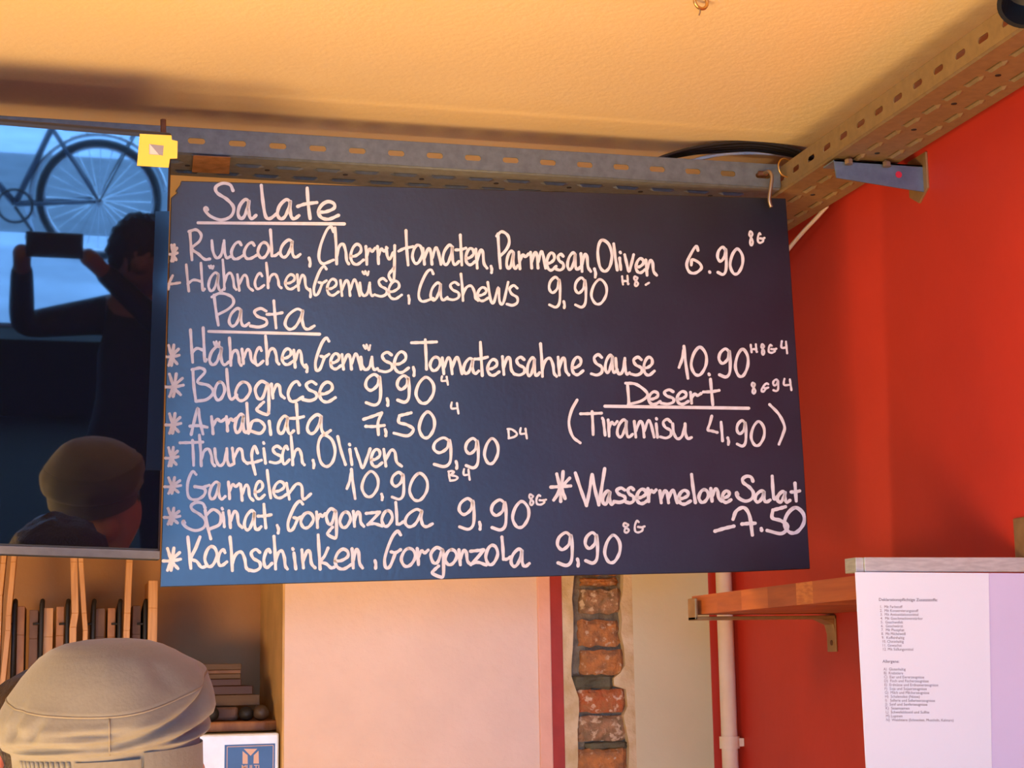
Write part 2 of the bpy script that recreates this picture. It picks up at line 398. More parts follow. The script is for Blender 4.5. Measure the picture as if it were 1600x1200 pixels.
# ------------------------------------------------------------------ perforated cable trays
TZ = 2.4015; TH = .0425; TW = .122
def stadium(n, lx, lz):
    pts = []
    for i in range(n):
        a = 2*math.pi*(i+.5)/n
        c, s_ = math.cos(a), math.sin(a)
        r = lz/2; h = lx/2 - r
        pts.append(((h if c > 0 else -h) + r*c, r*s_))
    return pts
def holed_strip(b, M4, l0, l1, z0, z1, centers, zc, lx, lz, pitch):
    # sheet in local (l, z) with stadium slots, mapped by M4(l, z)
    n = 16; st = stadium(n, lx, lz)
    edges = [l0]
    for c in centers:
        a, e = c - pitch/2, c + pitch/2
        if a > edges[-1] + 1e-5: b.face([M4(edges[-1], z0), M4(a, z0), M4(a, z1), M4(edges[-1], z1)])
        inner = [b.bm.verts.new(M4(c+x, zc+z)) for x, z in st]
        out = []
        for i in range(n):
            x, z = st[i]
            if i < 4 or i >= 12: pass
            ang = 2*math.pi*(i+.5)/n; cx, sz = math.cos(ang), math.sin(ang)
            k = max(abs(cx), abs(sz))
            ox, oz = cx/k, sz/k
            out.append(b.bm.verts.new(M4(c + ox*pitch/2, zc + (oz*(z1-zc) if oz > 0 else oz*(zc-z0)))))
        for i in range(n):
            j = (i+1) % n
            b.bm.faces.new((inner[i], inner[j], out[j], out[i]))
        # the four corners of the cell
        for i, (cl, cz) in ((1, (e, z1)), (5, (a, z1)), (9, (a, z0)), (13, (e, z0))):
            b.bm.faces.new((out[i], b.bm.verts.new(M4(cl, cz)), out[(i+1) % n]))
        edges.append(e)
    if l1 > edges[-1] + 1e-5: b.face([M4(edges[-1], z0), M4(l1, z0), M4(l1, z1), M4(edges[-1], z1)])
def cable_tray(label, org, ldir, wdir, length, centers, pitch, mtl):
    org = Vector(org); ld = Vector(ldir); wd = Vector(wdir); Z = Vector((0, 0, 1))
    root = thing('cable_tray', label, 'cable tray', org, 'perforated cable trays under the ceiling')
    for nm, w in (('side_wall', 0.0), ('side_wall', TW)):
        b = MB()
        holed_strip(b, lambda l, z, w=w: org + ld*l + wd*w + Z*z, 0, length, .002, TH, centers, .0215, .027, .0095, pitch)
        sgn = 1 if w == 0 else -1
        b.face([org+ld*0+wd*w+Z*TH, org+ld*length+wd*w+Z*TH, org+ld*length+wd*(w+sgn*.007)+Z*TH, org+wd*(w+sgn*.007)+Z*TH])
        b.face([org+wd*w+Z*.002, org+ld*length+wd*w+Z*.002, org+ld*length+wd*(w+sgn*.003)+Z*0, org+wd*(w+sgn*.003)+Z*0])
        bmesh.ops.remove_doubles(b.bm, verts=b.bm.verts, dist=1e-5)
        o = b.build(nm, mtl, root)
        sm = o.modifiers.new('sheet', 'SOLIDIFY'); sm.thickness = .0014; sm.offset = 0
    b = MB()
    rows = (.036, .088)
    base = lambda l, w: org + ld*l + wd*w
    # bottom sheet in three lanes; slits in two of them
    cs = [c + pitch*.35 for c in centers if c + pitch*.85 < length]
    holed_strip(b, lambda l, z: base(l, z), 0, length, .003, TW*.5, cs, rows[0], .040, .0032, pitch)
    cs2 = [c - pitch*.12 for c in centers if c - pitch*.62 > 0]
    holed_strip(b, lambda l, z: base(l, z), 0, length, TW*.5, TW-.003, cs2, rows[1], .040, .0032, pitch)
    bmesh.ops.remove_doubles(b.bm, verts=b.bm.verts, dist=1e-5)
    # pressed ribs beside every slit
    r_ = b
    for lst, row in ((cs, rows[0]), (cs2, rows[1])):
        for c in lst:
            w0 = row + .0025; w1 = row + .0125
            outl = [(-.024, w0+.005), (-.019, w0), (.019, w0), (.025, w0+.005), (.019, w1), (-.019, w1)]
            inn = [(-.015, w0+.005), (-.014, w0+.003), (.014, w0+.003), (.016, w0+.005), (.014, w1-.003), (-.014, w1-.003)]
            A = [r_.bm.verts.new(base(c+x, w)) for x, w in outl]; B = [r_.bm.verts.new(base(c+x, w) - Z*.0035) for x, w in inn]
            for i in range(6): r_.bm.faces.new((A[i], A[(i+1) % 6], B[(i+1) % 6], B[i]))
            r_.bm.faces.new(B)
            # dark round hole between ribs, as a shallow dimple
            A = [r_.bm.verts.new(base(c+x, w) + Z*.0008) for x, w in ((-.024, row-.004), (.024, row-.004), (.024, row+.004), (-.024, row+.004))]
            B = [r_.bm.verts.new(base(c+x, w) + Z*.004) for x, w in ((-.022, row-.002), (.022, row-.002), (.022, row+.002), (-.022, row+.002))]
            for i in range(4): r_.bm.faces.new((A[i], A[(i+1) % 4], B[(i+1) % 4], B[i]))
            r_.bm.faces.new(B)
    b.bm.faces.ensure_lookup_table()
    for k, c in enumerate(cs):
        if k % 2 == 0:
            n0 = len(b.bm.faces)
            b.lathe([(0, 0), (.0036, 0), (.0036, .0004)], Matrix.Translation(base(c + pitch*.5, TW*.5) - Z*.0011), 12)
            b.bm.faces.ensure_lookup_table()
            for f_ in b.bm.faces[n0:]: f_.material_index = 1
    o = b.build('bottom_sheet', [mtl, M['black']], root)
    sm = o.modifiers.new('sheet', 'SOLIDIFY'); sm.thickness = .0014; sm.offset = 0
    return root
hx0 = .1743 - .0636*22
front_centers = [hx0 + .0636*k - (-1.25) for k in range(38) if -1.2 < hx0+.0636*k < 1.14]
tray_front = cable_tray('perforated grey cable tray hung along the top of the chalkboard', (-1.25, 2.6, TZ), (1, 0, 0), (0, 1, 0), 1.162+1.25-.003, front_centers, .0636, M['zinc'])
sy = 2.54
side_centers = sorted(3.25 - (sy - .0611*k) for k in range(-11, 52))
tray_side = cable_tray('perforated cable tray running toward the viewer along the red wall', (1.163, 3.25, TZ-.003), (0, -1, 0), (1, 0, 0), 3.25+.7, [c for c in side_centers if .04 < c < 3.9], .0611, M['zincwarm'])
# brown tape on the front tray
tp = MB(); A = [atZ(x, y, TZ-.0045) for x, y in ((302,243),(360,246),(358,272),(300,269))]
tp.prism(A, (0, 0, .0006))
o = tp.build('packing_tape', M['tape'], tray_front); o['label'] = 'crinkled brown packing tape'

# wall bracket carrying the side tray
yb = 2.40
br = thing('tray_bracket', 'short blue-grey steel bracket bolted to the red wall under the tray', 'bracket', (XR, yb, TZ-.008))
def bq(px, py): return atY(px, py, yb)
q = [bq(1293,256), bq(1297,277), bq(1431,299), bq(1424,254)]
q[3] = Vector((XR-.004, yb, TZ-.008)); q[2] = Vector((XR-.004, yb, q[2].z)); q[0].z = TZ-.008; q[0].x = 1.165; q[1].x = 1.168
MB().prism(q, (0, .0025, 0)).build('web', M['bluesteel'], br)
MB().box((1.165, yb, TZ-.0105), (XR-.004, yb+.04, TZ-.008)).build('arm', M['bluesteel'], br)
pz = q[2].z
MB().prism([(XR-.004, yb-.012, TZ+.012), (XR-.004, yb+.05, TZ+.012), (XR-.004, yb+.05, pz+.004), (XR-.004, yb+.019, pz-.014), (XR-.004, yb-.012, pz+.004)], (.004, 0, 0)).build('wall_plate', M['bronze'], br, bevel=.0008)
for px in (1323, 1382):
    c = bq(px, 259); MB().lathe([(0, -.004), (.007, -.004), (.007, .003), (.004, .006), (0, .007)], Matrix.Translation((c.x, yb-.008, TZ-.0125)), 6).build('bolt', M['wire'], br)
c = bq(1404, 273); MB().lathe([(0, 0), (.0055, 0), (.0055, .001), (0, .001)], Matrix.Translation((c.x, yb-.0001, c.z)) @ Matrix.Rotation(math.pi/2, 4, 'X'), 20).build('red_dot', M['reddot'], br)

# ------------------------------------------------------------------ chalkboard
BT = math.radians(-2.0)
BN = Vector((0, -math.cos(BT), math.sin(BT)))            # leans in a little at the foot
BP = Vector((0, 2.588, 2.37))
def onb(px, py, off=0.0): return onto(px, py, BP + BN*off, BN)
out = [(283,282.4),(600,291),(900,300),(1228,310),(1237,440),(1247,590),(1256,720),(1266,889),(1150,894),(900,899.5),(560,909),(250,917.5),(256,720),(262,480),(267,309),(276.6,301),(274,298),(281,289)]
chalk = MB().prism([onb(x, y) for x, y in out], BN*-.008).build('chalkboard', M['slate'], bevel=.0012)
tag(chalk, 'large dark chalkboard with a handwritten white menu, hanging under the cable tray', 'chalkboard')

G = {
'S': [[(.95,.2),(.85,.04),(.6,0),(.38,.1),(.42,.26),(.75,.44),(.97,.66),(.88,.9),(.55,1),(.2,.9),(.02,.74),(.04,.66),(.1,.72)]],
'a': [[(.62,.1),(.42,0),(.14,.3),(.03,.72),(.16,.98),(.36,.88),(.54,.45),(.62,.08),(.6,.5),(.66,.88),(.8,.98),(1,.82)]],
'l': [[(.1,0),(.2,.5),(.35,.92),(.6,1),(1,.86)]],
'I': [[(.2,0),(.45,.5),(.8,1)]],
'L': [[(.1,0),(.2,.5),(.25,.97)],[(.25,.97),(.6,.96),(1,.86)]],
't': [[(.5,0),(.55,.5),(.65,1)],[(0,.6),(.4,.52),(1,.47)]],
'+': [[(.45,0),(.52,.5),(.6,1)],[(0,.5),(.5,.49),(1,.44)]],
'e': [[(.04,.6),(.4,.58),(.78,.38),(.78,.12),(.5,0),(.2,.2),(.04,.6),(.2,.92),(.55,1),(1,.78)]],
'R': [[(.05,.05),(.1,.5),(.15,1)],[(0,.06),(.35,0),(.58,.16),(.5,.38),(.14,.62),(.45,.8),(.75,.98),(1,.97)]],
'u': [[(0,0),(.06,.6),(.25,.98),(.5,.8),(.66,.1)],[(.66,0),(.68,.6),(.8,.97),(1,.9)]],
'c': [[(.8,.18),(.62,0),(.3,.15),(.05,.58),(.18,.95),(.5,1),(1,.78)]],
'o': [[(.5,0),(.18,.2),(0,.62),(.25,.98),(.65,.92),(1,.48),(.85,.1),(.5,0)]],
'0': [[(.48,0),(.15,.25),(0,.65),(.25,.97),(.62,.97),(.95,.65),(.98,.3),(.75,.05),(.48,0)]],
'C': [[(1,.14),(.85,.01),(.55,.1),(.15,.5),(.03,.84),(.3,1),(1,.9)]],
'h': [[(.02,0),(.1,.5),(.14,1)],[(.13,.8),(.32,.52),(.6,.45),(.78,.65),(.85,.9),(1,1)]],
'r': [[(.1,0),(.16,.5),(.2,1)],[(.18,.55),(.45,.15),(.7,.28),(1,.1)]],
'y': [[(.0,.05),(.08,.28),(.3,.38),(.62,.2)],[(.75,0),(.74,.4),(.68,.95),(.48,1),(.22,.84),(.5,.7),(.72,.62)]],
'm': [[(0,.08),(.08,1)],[(.08,.65),(.28,.1),(.42,.25),(.5,1)],[(.5,.65),(.7,.06),(.84,.25),(1,1)]],
'n': [[(0,.04),(.06,.5),(.12,1)],[(.12,.62),(.4,.1),(.62,.2),(.72,.75),(1,1)]],
'N': [[(0,.04),(.06,.5),(.12,1)],[(.12,.62),(.4,.1),(.62,.2),(.66,.9),(.76,.98),(1,.68)]],
',': [[(.3,0),(.6,.5),(.5,1)]],
'.': [[(.4,.3),(.6,.7)]],
'P': [[(.1,.06),(.18,.5),(.3,1)],[(0,.12),(.4,0),(.88,.1),(1,.3),(.75,.5),(.25,.68)]],
's': [[(.92,.14),(.6,0),(.25,.16),(.42,.42),(.9,.6),(.92,.86),(.5,1),(0,.94)]],
'O': [[(.35,0),(.1,.12),(0,.42),(.15,.85),(.5,1),(.85,.85),(1,.5),(.8,.15),(.35,0)]],
'i': [[(.3,0),(.5,.5),(.7,1)]],
'v': [[(0,0),(.22,.5),(.48,1),(.75,.55),(1,0)]],
'w': [[(0,0),(.15,.85),(.3,.95),(.52,.25),(.58,.9),(.76,.98),(1,0)]],
'H': [[(0,.06),(.06,.5),(.14,1)],[(.8,0),(.85,.5),(.9,.96),(1,.92)],[(.08,.74),(.4,.6),(.85,.66)]],
'G': [[(1,.1),(.8,0),(.45,.2),(.06,.7),(.1,.98),(.36,.95),(.68,.6)],[(.42,.56),(.7,.58),(1,.5)]],
'Q': [[(.42,.1),(.25,0),(.05,.4),(.08,.88),(.4,1),(.75,.85),(.8,.62),(.35,.52)],[(.35,.54),(.7,.55),(1,.48)]],
'B': [[(.04,.04),(.08,.5),(.18,1)],[(0,.05),(.4,0),(.6,.12),(.25,.42),(.75,.52),(1,.72),(.7,.94),(.18,1)]],
'g': [[(.8,.08),(.4,0),(.05,.22),(.2,.5),(.5,.48),(.8,.08),(.86,.5),(.84,.95),(.6,.98),(.15,.86),(.3,.74),(.55,.62)]],
'D': [[(.08,.04),(.12,.5),(.15,.97)],[(0,.02),(.5,.08),(1,.5),(.75,.82),(.12,1)]],
'T': [[(0,.1),(.5,.09),(1,.07)],[(.55,0),(.58,.5),(.6,1)]],
'A': [[(.08,1),(.25,.5),(.46,0),(.58,.45),(.76,.98)],[(0,.68),(.5,.66),(1,.72)]],
'b': [[(0,0),(.05,.5),(.1,1)],[(.15,.95),(.3,.62),(.7,.58),(1,.78),(.75,1),(.2,.92)]],
'f': [[(.75,.25),(.55,0),(.38,.2),(.38,.5),(.6,1)],[(0,.6),(.5,.58),(1,.5)]],
'p': [[(0,.02),(.12,.5),(.35,1)],[(.05,.2),(.5,.0),(.95,.18),(.9,.5),(.3,.66)]],
'z': [[(0,.1),(.45,.05),(.85,0)],[(.85,0),(.5,.45),(.1,.9)],[(.1,.9),(.5,.82),(1,1)]],
'K': [[(.02,0),(.1,.5),(.18,1)],[(.68,0),(.45,.35),(.2,.68),(.5,.78),(.75,.96),(1,.94)]],
'k': [[(.02,0),(.08,.5),(.14,1)],[(.62,.38),(.4,.62),(.16,.78),(.5,.84),(.8,.96),(1,.94)]],
'W': [[(0,.12),(.2,.6),(.38,1)],[(.38,1),(.48,.6),(.57,.16)],[(.57,.16),(.68,.6),(.8,.98)],[(.8,.98),(.9,.5),(1,0)]],
'6': [[(.78,.16),(.66,0),(.35,.25),(.04,.65),(.2,.95),(.6,1),(1,.82),(.85,.62),(.4,.5),(.34,.7)]],
'9': [[(.86,.1),(.55,0),(.15,.15),(.06,.38),(.35,.52),(.75,.36),(.88,.08),(.95,.45),(.9,.85),(.6,1),(.08,.92)]],
'1': [[(0,.66),(.3,.42),(.52,.1)],[(.52,0),(.7,.5),(.95,1)]],
'7': [[(0,.3),(.5,.14),(.88,0)],[(.88,0),(.7,.45),(.72,1)],[(.1,.62),(.5,.63),(1,.58)]],
'?': [[(.0,.42),(.15,.12),(.5,0),(.75,.3),(.88,1)],[(.4,.6),(.7,.58),(1,.57)]],
'5': [[(.28,.12),(.25,.4),(.65,.5),(1,.7),(.7,.97),(0,.86)],[(.28,.12),(.6,.06),(.88,0)]],
'4': [[(.1,0),(.02,.3),(.1,.55),(.75,.52)],[(.72,.05),(.8,.5),(.9,1)]],
'q': [[(.28,0),(.15,.3),(.02,.55),(.3,.6),(.65,.66)],[(.9,.25),(.95,.6),(1,1)]],
'8': [[(.7,.1),(.3,.0),(.15,.25),(.5,.45),(.9,.75),(.6,1),(.3,.85),(.5,.45),(.8,.2),(.7,.1)]],
'*': [[(.25,.02),(.38,.35),(.5,.7)],[(.62,0),(.55,.35),(.42,.75)],[(.95,.2),(.6,.45),(.4,.65)],[(0,.58),(.5,.58),(1,.5)],[(.45,.6),(.35,.8),(.25,1)],[(.5,.6),(.52,.8),(.45,1)],[(.5,.6),(.65,.75),(.85,.92)]],
'x': [[(.3,.08),(.4,.35),(.48,.62)],[(.62,0),(.58,.3),(.5,.62)],[(.95,.22),(.75,.36),(.55,.55)],[(0,.52),(.5,.5),(1,.48)],[(.48,.5),(.35,.75),(.15,.95)],[(.5,.5),(.5,.75),(.5,1)],[(.52,.5),(.62,.7),(.72,.9)]],
'<': [[(.4,0),(.2,.35),(.05,.7)],[(.0,.62),(.4,.6),(1,.52)],[(.1,.65),(.06,.85),(.03,1)]],
'-': [[(0,1),(.5,.45),(1,0)]],
'_': [[(0,.2),(.5,.5),(1,.8)]],
'(': [[(.7,0),(.25,.25),(.05,.55),(.35,.85),(.95,1)]],
')': [[(0,0),(.6,.25),(.95,.55),(.85,.75),(.6,1)]],
'"': [[(0,.2),(.3,.8),(.45,.1)],[(.5,.2),(.8,1),(1,.2)]],
}
CROP = {'A': (240,270,5), 'B': (480,330,5), 'C': (760,330,5), 'D': (1000,330,5.714), 'E': (240,500,5), 'F': (480,500,5), 'G': (760,500,5), 'H': (1000,500,5), 'I': (240,680,5), 'J': (520,680,5), 'K': (800,680,5.454), 'L': (1040,680,5.454)}
TEXT = [
 ('Salate heading with underline', 5.6, 'A S398,632,82,368 a655,800,208,360 l828,960,98,358 a962,1135,210,362 t1125,1275,120,358 e1280,1445,225,362 _348,1490,388,402'),
 ('Ruccola line', 4.9, 'A *125,185,562,690 R275,440,445,680 u455,600,530,668 c603,705,540,672 c703,808,545,670 o815,900,545,665 L905,980,445,655 a985,1145,525,662 ,1205,1235,665,730 B C88,205,120,410 h215,325,130,412 e335,440,258,415 r450,530,275,415 r540,625,275,410 y618,705,268,545 t715,828,150,420 o822,900,265,408 m905,1045,280,415 a1055,1185,265,420 +1160,1240,185,420 e1235,1315,290,418 n1318,1405,290,445 ,1430,1450,430,480 C P80,178,160,445 a155,245,310,450 r245,330,320,450 m345,462,310,445 e468,545,325,460 s545,605,335,460 a630,735,325,457 n738,815,325,470 ,835,865,450,515 O870,980,225,470 I985,1032,255,460 i1033,1058,365,455 .1038,1054,315,330 v1080,1150,340,470 e1165,1240,370,480 n1245,1330,375,500 D 6412,548,312,552 .612,632,535,552 9688,775,320,565 0805,918,340,560'),
 ('small allergen mark after Ruccola price', 3.6, 'D 8970,1012,180,305 Q1050,1112,198,282'),
 ('Haehnchen Cashews line', 4.5, 'A <112,205,803,910 H255,398,705,925 a425,555,780,925 "432,468,722,750 h538,645,680,912 n655,775,790,920 c788,862,785,905 h878,998,705,900 e1025,1118,795,908 n1122,1215,790,918 ,1215,1235,910,970 B G48,150,430,655 e152,245,530,657 m260,410,530,660 u412,528,560,662 "432,480,465,500 s538,625,525,665 e630,738,545,685 ,785,805,660,720 C868,985,455,705 a960,1095,560,697 s1095,1190,555,692 h1198,1335,490,698 e1325,1415,595,700 w1410,1570,555,720 C s160,248,580,735 9485,580,515,750 ,598,618,705,755 9688,782,520,750 0820,940,535,725'),
 ('small allergen mark after Cashews price', 3.6, 'C H1060,1112,505,572 81148,1188,510,585 -1245,1270,560,575'),
 ('Pasta heading with underline', 4.9, 'A P455,625,940,1190 a585,745,1060,1200 s755,890,1060,1205 +885,1005,1000,1212 a1020,1255,1065,1225 E _430,1298,82,118'),
 ('Haehnchen Tomatensahne line', 5.0, 'E *90,200,195,355 H288,412,60,330 a432,590,205,352 "470,515,162,212 h590,685,140,355 n690,792,222,340 c788,856,215,350 h872,980,125,345 e1000,1090,225,348 n1095,1185,230,370 ,1182,1212,350,405 F G60,170,140,395 e178,265,262,382 m272,420,260,385 u420,550,290,390 "440,492,188,235 s560,668,252,405 e675,792,248,410 ,822,845,370,435 T815,1010,155,385 o960,1040,290,395 m1055,1210,285,420 a1218,1340,300,420 +1308,1408,175,435 e1405,1500,308,432 G n125,222,280,425 s215,302,290,430 a315,415,295,437 h420,548,185,440 n560,645,285,430 e665,755,290,427 s820,908,270,430 a925,1022,275,412 u1010,1118,300,425 s1128,1218,290,430 e1225,1312,290,430 H 1305,378,205,455 0400,520,215,430 .530,550,415,435 9612,710,225,445 0745,845,230,440'),
 ('small allergen mark after Tomatensahne price', 3.6, 'H H865,915,190,252 8943,975,190,270 Q1003,1065,195,256 41103,1155,165,260'),
 ('Bolognese line', 5.2, 'E *88,232,420,598 B300,468,375,635 o475,555,485,625 l562,650,385,618 o640,755,485,630 g788,918,480,740 n920,1022,495,610 c1045,1165,480,635 s1165,1278,480,630 e1290,1420,485,640 F 9450,580,425,665 ,618,640,615,668 9698,802,435,642 0850,990,450,650'),
 ('small allergen mark after Bolognese price', 3.6, 'F 41048,1105,440,505'),
 ('Arrabiata line', 5.2, 'E *95,212,730,885 A283,418,690,895 r440,562,755,890 r560,648,755,868 a632,745,735,882 b728,868,650,885 i893,925,790,895 .890,906,716,734 a968,1095,750,890 +1070,1172,655,882 a1195,1382,740,890 F 7440,602,725,895 ,602,625,855,905 5678,830,725,910 0875,995,720,920'),
 ('small allergen mark after Arrabiata price', 3.6, 'F 41123,1188,645,730'),
 ('Thunfisch Oliven line', 5.0, 'I *92,192,95,240 T205,385,40,235 h355,478,0,240 u478,620,105,240 n615,735,95,222 f725,842,85,305 i850,885,105,220 .852,868,52,70 s910,1002,85,217 c1002,1060,85,222 h1072,1178,10,232 ,1238,1262,195,255 F O85,218,898,1145 I218,320,910,1130 i320,362,1010,1130 .322,340,965,982 v378,492,1005,1155 e495,585,1010,1145 n598,738,1005,1142 9980,1130,920,1145 ,1155,1180,1105,1160 91232,1342,925,1155 01385,1492,928,1122'),
 ('small allergen mark after Thunfisch price', 3.6, 'G D165,238,850,925 4262,322,845,925'),
 ('Garnelen line', 4.9, 'I *85,212,330,455 Q258,435,285,505 a432,560,365,502 r575,668,365,497 n680,778,380,510 e788,866,360,497 I878,925,275,490 e932,1040,362,490 N1038,1228,370,500 J 1110,178,265,495 0228,355,285,480 ,375,395,460,505 9455,560,290,500 0600,740,300,510'),
 ('small allergen mark after Garnelen price', 3.6, 'J B903,975,280,355 41020,1075,265,348'),
 ('Spinat Gorgonzola line', 5.2, 'I *82,205,570,695 S225,412,525,745 p403,528,580,810 i535,560,605,715 .528,545,565,583 n588,692,585,722 a705,840,590,742 +815,918,540,725 ,955,990,705,765 G1045,1165,515,745 o1150,1248,605,725 r1265,1342,600,722 g1345,1442,575,805 o1455,1538,600,722 J n160,242,590,712 z260,385,600,710 o383,465,590,712 L485,552,525,700 a558,778,580,717 9980,1110,495,735 ,1140,1160,680,735 91233,1360,505,740 01405,1532,520,720'),
 ('small allergen mark after Spinat price', 3.6, 'K 8140,187,505,595 Q205,290,510,592'),
 ('Kochschinken Gorgonzola line', 5.4, 'I *75,210,882,1055 K265,408,795,1040 o400,495,870,1027 c500,572,895,1017 h594,745,795,1057 s738,838,892,1060 c858,925,890,1032 h938,1045,790,1045 i1085,1122,920,1045 .1080,1096,880,898 n1158,1262,890,1037 k1283,1412,780,1047 e1412,1545,890,1045 J n150,232,880,1037 ,323,345,980,1040 G400,530,750,1038 o535,645,885,1025 r650,745,885,1010 g760,882,878,1110 o878,968,895,1012 n985,1078,890,1012 z1075,1198,895,1015 o1195,1288,860,1012 L1313,1392,795,975 a1388,1535,890,1027 K 9380,520,830,1110 ,550,575,1055,1115 9618,735,830,1090 0790,922,855,1085'),
 ('small allergen mark after Kochschinken price', 3.6, 'K 8940,1002,750,830 Q1043,1130,730,828'),
 ('Desert heading with underline', 5.0, 'G D1088,1258,490,660 e1263,1358,560,658 s1365,1468,545,656 H e285,378,558,657 r385,478,565,650 +495,618,462,662 G _925,2050,668,695'),
 ('small allergen mark after Desert', 3.6, 'H 8868,905,490,575 G948,1002,495,560 91038,1082,465,555 41122,1190,460,548'),
 ('Tiramisu line', 4.8, 'G (640,738,625,960 T735,900,715,895 i903,938,780,900 .900,914,762,776 r943,1022,780,907 a1018,1142,780,917 m1155,1310,780,915 i1318,1345,810,917 .1322,1336,764,780 s1360,1447,775,922 H u255,402,810,930 q528,645,750,945 ,678,702,920,972 9753,832,785,985 0868,972,795,980 )1012,1135,660,970'),
 ('Wassermelone Salat line', 5.6, 'K x330,500,310,565 W540,790,285,600 a770,872,475,590 s868,968,450,572 s970,1042,445,577 e1058,1158,460,582 r1150,1228,455,565 m1260,1408,465,575 L e105,212,470,587 I210,265,335,575 o283,365,465,572 n385,478,450,562 e478,557,475,572 S600,752,350,562 a758,890,475,570 l903,955,350,545 a950,1060,480,572 +1070,1142,408,560'),
 ('price of the Wassermelone Salat', 6.0, 'L -420,582,775,818 ?575,762,618,850 .808,826,785,822 5865,1042,610,845 01012,1182,620,832'),
]
def ribbon(b, pts2, wpx, off):
    P = [Vector((p[0], p[1], 0)) for p in pts2]
    # drop doubles
    Q = [P[0]]
    for p in P[1:]:
        if (p-Q[-1]).length > .25: Q.append(p)
    if len(Q) < 2: Q.append(Q[0] + Vector((.6, .6, 0)))
    h = wpx/2; L, R = [], []
    for i, p in enumerate(Q):
        t = (Q[min(i+1, len(Q)-1)] - Q[max(i-1, 0)]).normalized()
        nn = Vector((-t.y, t.x, 0)); w = h*(1 + .10*math.sin(i*.7+p.x*.3))
        L.append(p + nn*w); R.append(p - nn*w)
    t0 = (Q[1]-Q[0]).normalized(); t1 = (Q[-1]-Q[-2]).normalized()
    def capp(c, t, s):
        nn = Vector((-t.y, t.x, 0))
        return [c + nn*h*math.cos(a)*s + t*h*math.sin(a)*s for a in [math.pi*k/6 for k in range(1, 6)]]
    V = lambda q: b.bm.verts.new(onb(q.x, q.y, off))
    vl = [V(q) for q in L]; vr = [V(q) for q in R]
    for i in range(len(Q)-1): b.bm.faces.new((vl[i], vr[i], vr[i+1], vl[i+1]))
    e = [V(q) for q in capp(Q[-1], t1, 1)]; b.bm.faces.new([vl[-1]] + e + [vr[-1]])
    s_ = [V(q) for q in capp(Q[0], t0, -1)]; b.bm.faces.new([vr[0]] + s_ + [vl[0]])
for what, wpx, spec in TEXT:
    b = None; cr = None; idx = 0; last = None
    for tok in spec.split(' '):
        if tok in CROP: cr = CROP[tok]; continue
        g = tok[0]; x0, x1, y0, y1 = [float(v) for v in tok[1:].split(',')]
        sx = cr[2]; X0, X1 = x0/sx+cr[0], x1/sx+cr[0]
        new = b is None or (wpx > 4 and (g in '_(' or (X0 - last) > 12)) or (wpx <= 4 and X0 - last > 3)
        if new:
            if b: b.build('writing', M['chalk'], chalk, fix=False)
            b = MB()
        last = X1 if new else max(last, X1)
        for st in G[g]:
            pts = [((x0+(x1-x0)*u)/sx+cr[0], (y0+(y1-y0)*v)/sx+cr[1]) for u, v in st]
            ribbon(b, [(q.x, q.y) for q in spline([(*p, 0) for p in pts], 6)], wpx*.93 if g not in '"' else 3.4, .0006 + .00002*(idx % 5)); idx += 1
    b.build('writing', M['chalk'], chalk, fix=False)

# hook at the right top corner
hk = MB()
hp = [(1193,271,2.598),(1201,268,2.575),(1206,276,2.568),(1204,295,2.568),(1202,312,2.570),(1205,324,2.572)]
hk.tube(spline([atY(x, y, yy) for x, y, yy in hp], 6), .0032, 8)
o = tag(hk.build('wire_hook', M['wire'], smooth=True), 'bent wire hook holding the right top corner of the chalkboard', 'hook')
b_ = MB(); c = atY(1190, 271, 2.597); b_.tube([c + Vector((-.006,0,0)), c + Vector((.010,-.001,0))], .0042, 8)
b_.build('hook_end', M['rust'], o)

# ------------------------------------------------------------------ television
TT = math.radians(13.9)
TN = Vector((0, -math.cos(TT), -math.sin(TT)))           # faces the room and tips down
TP = atY(268, 208, 2.345)
def ont(px, py, off=0.0): return onto(px, py, TP + TN*off, TN)
tr, brr = ont(268.5, 207.5), ont(250, 877)
updir = (tr - brr).normalized()
lw = 1.18
tl, bl = ont(0, 185), ont(0, 869)
tl = tr + (tl - tr).normalized()*lw; bl = brr + (bl - brr).normalized()*lw
tv = thing('television', 'wide black wall television left of the chalkboard, mirroring a bicycle outside', 'television', (tl+tr+bl+brr)/4)
MB().prism([tl, tr, brr, bl], TN*-.032).build('housing', M['bezel'], tv, bevel=.004)
s0 = [ont(-1200, 1), ont(0, 1)]
def inset(a, b_, c, d, l, r, t, bo):
    ux = (b_-a).normalized(); uy = (d-a).normalized()
    return [a+ux*l+uy*t, b_-ux*r+uy*t, c-ux*r-uy*bo, d+ux*l-uy*bo]
sc = inset(tl, tr, brr, bl, .008, .0035, .009, .018)
MB().prism([p + TN*.0006 for p in sc], TN*-.002).build('screen', M['screen'], tv)
stp = [bl + (tl-bl).normalized()*.003, brr + updir*.003, brr + updir*.0155, bl + (tl-bl).normalized()*.0155]
MB().prism([p + TN*.003 for p in stp], TN*-.004).build('bottom_strip', M['silver'], tv, bevel=.001)
fl = [ont(243,330,.0012), ont(265,330,.0012), ont(252,735,.0012), ont(228,735,.0012)]
o = MB().prism(fl, TN*-.0005).build('side_strip', M['edgestrip'], tv); o['label'] = 'narrow glossy strip along the right edge of the screen'  # thin dark glossy strip laid over the right edge of the screen
# hanger bolt above the set
rd = MB(); c0 = atY(256, 207, 2.40); c1 = atY(255, 187, 2.40); rd.tube([c0 - Vector((0,0,.03)), c1], .0042, 10)
rd.build('hanger_bolt', M['rust'], tv)
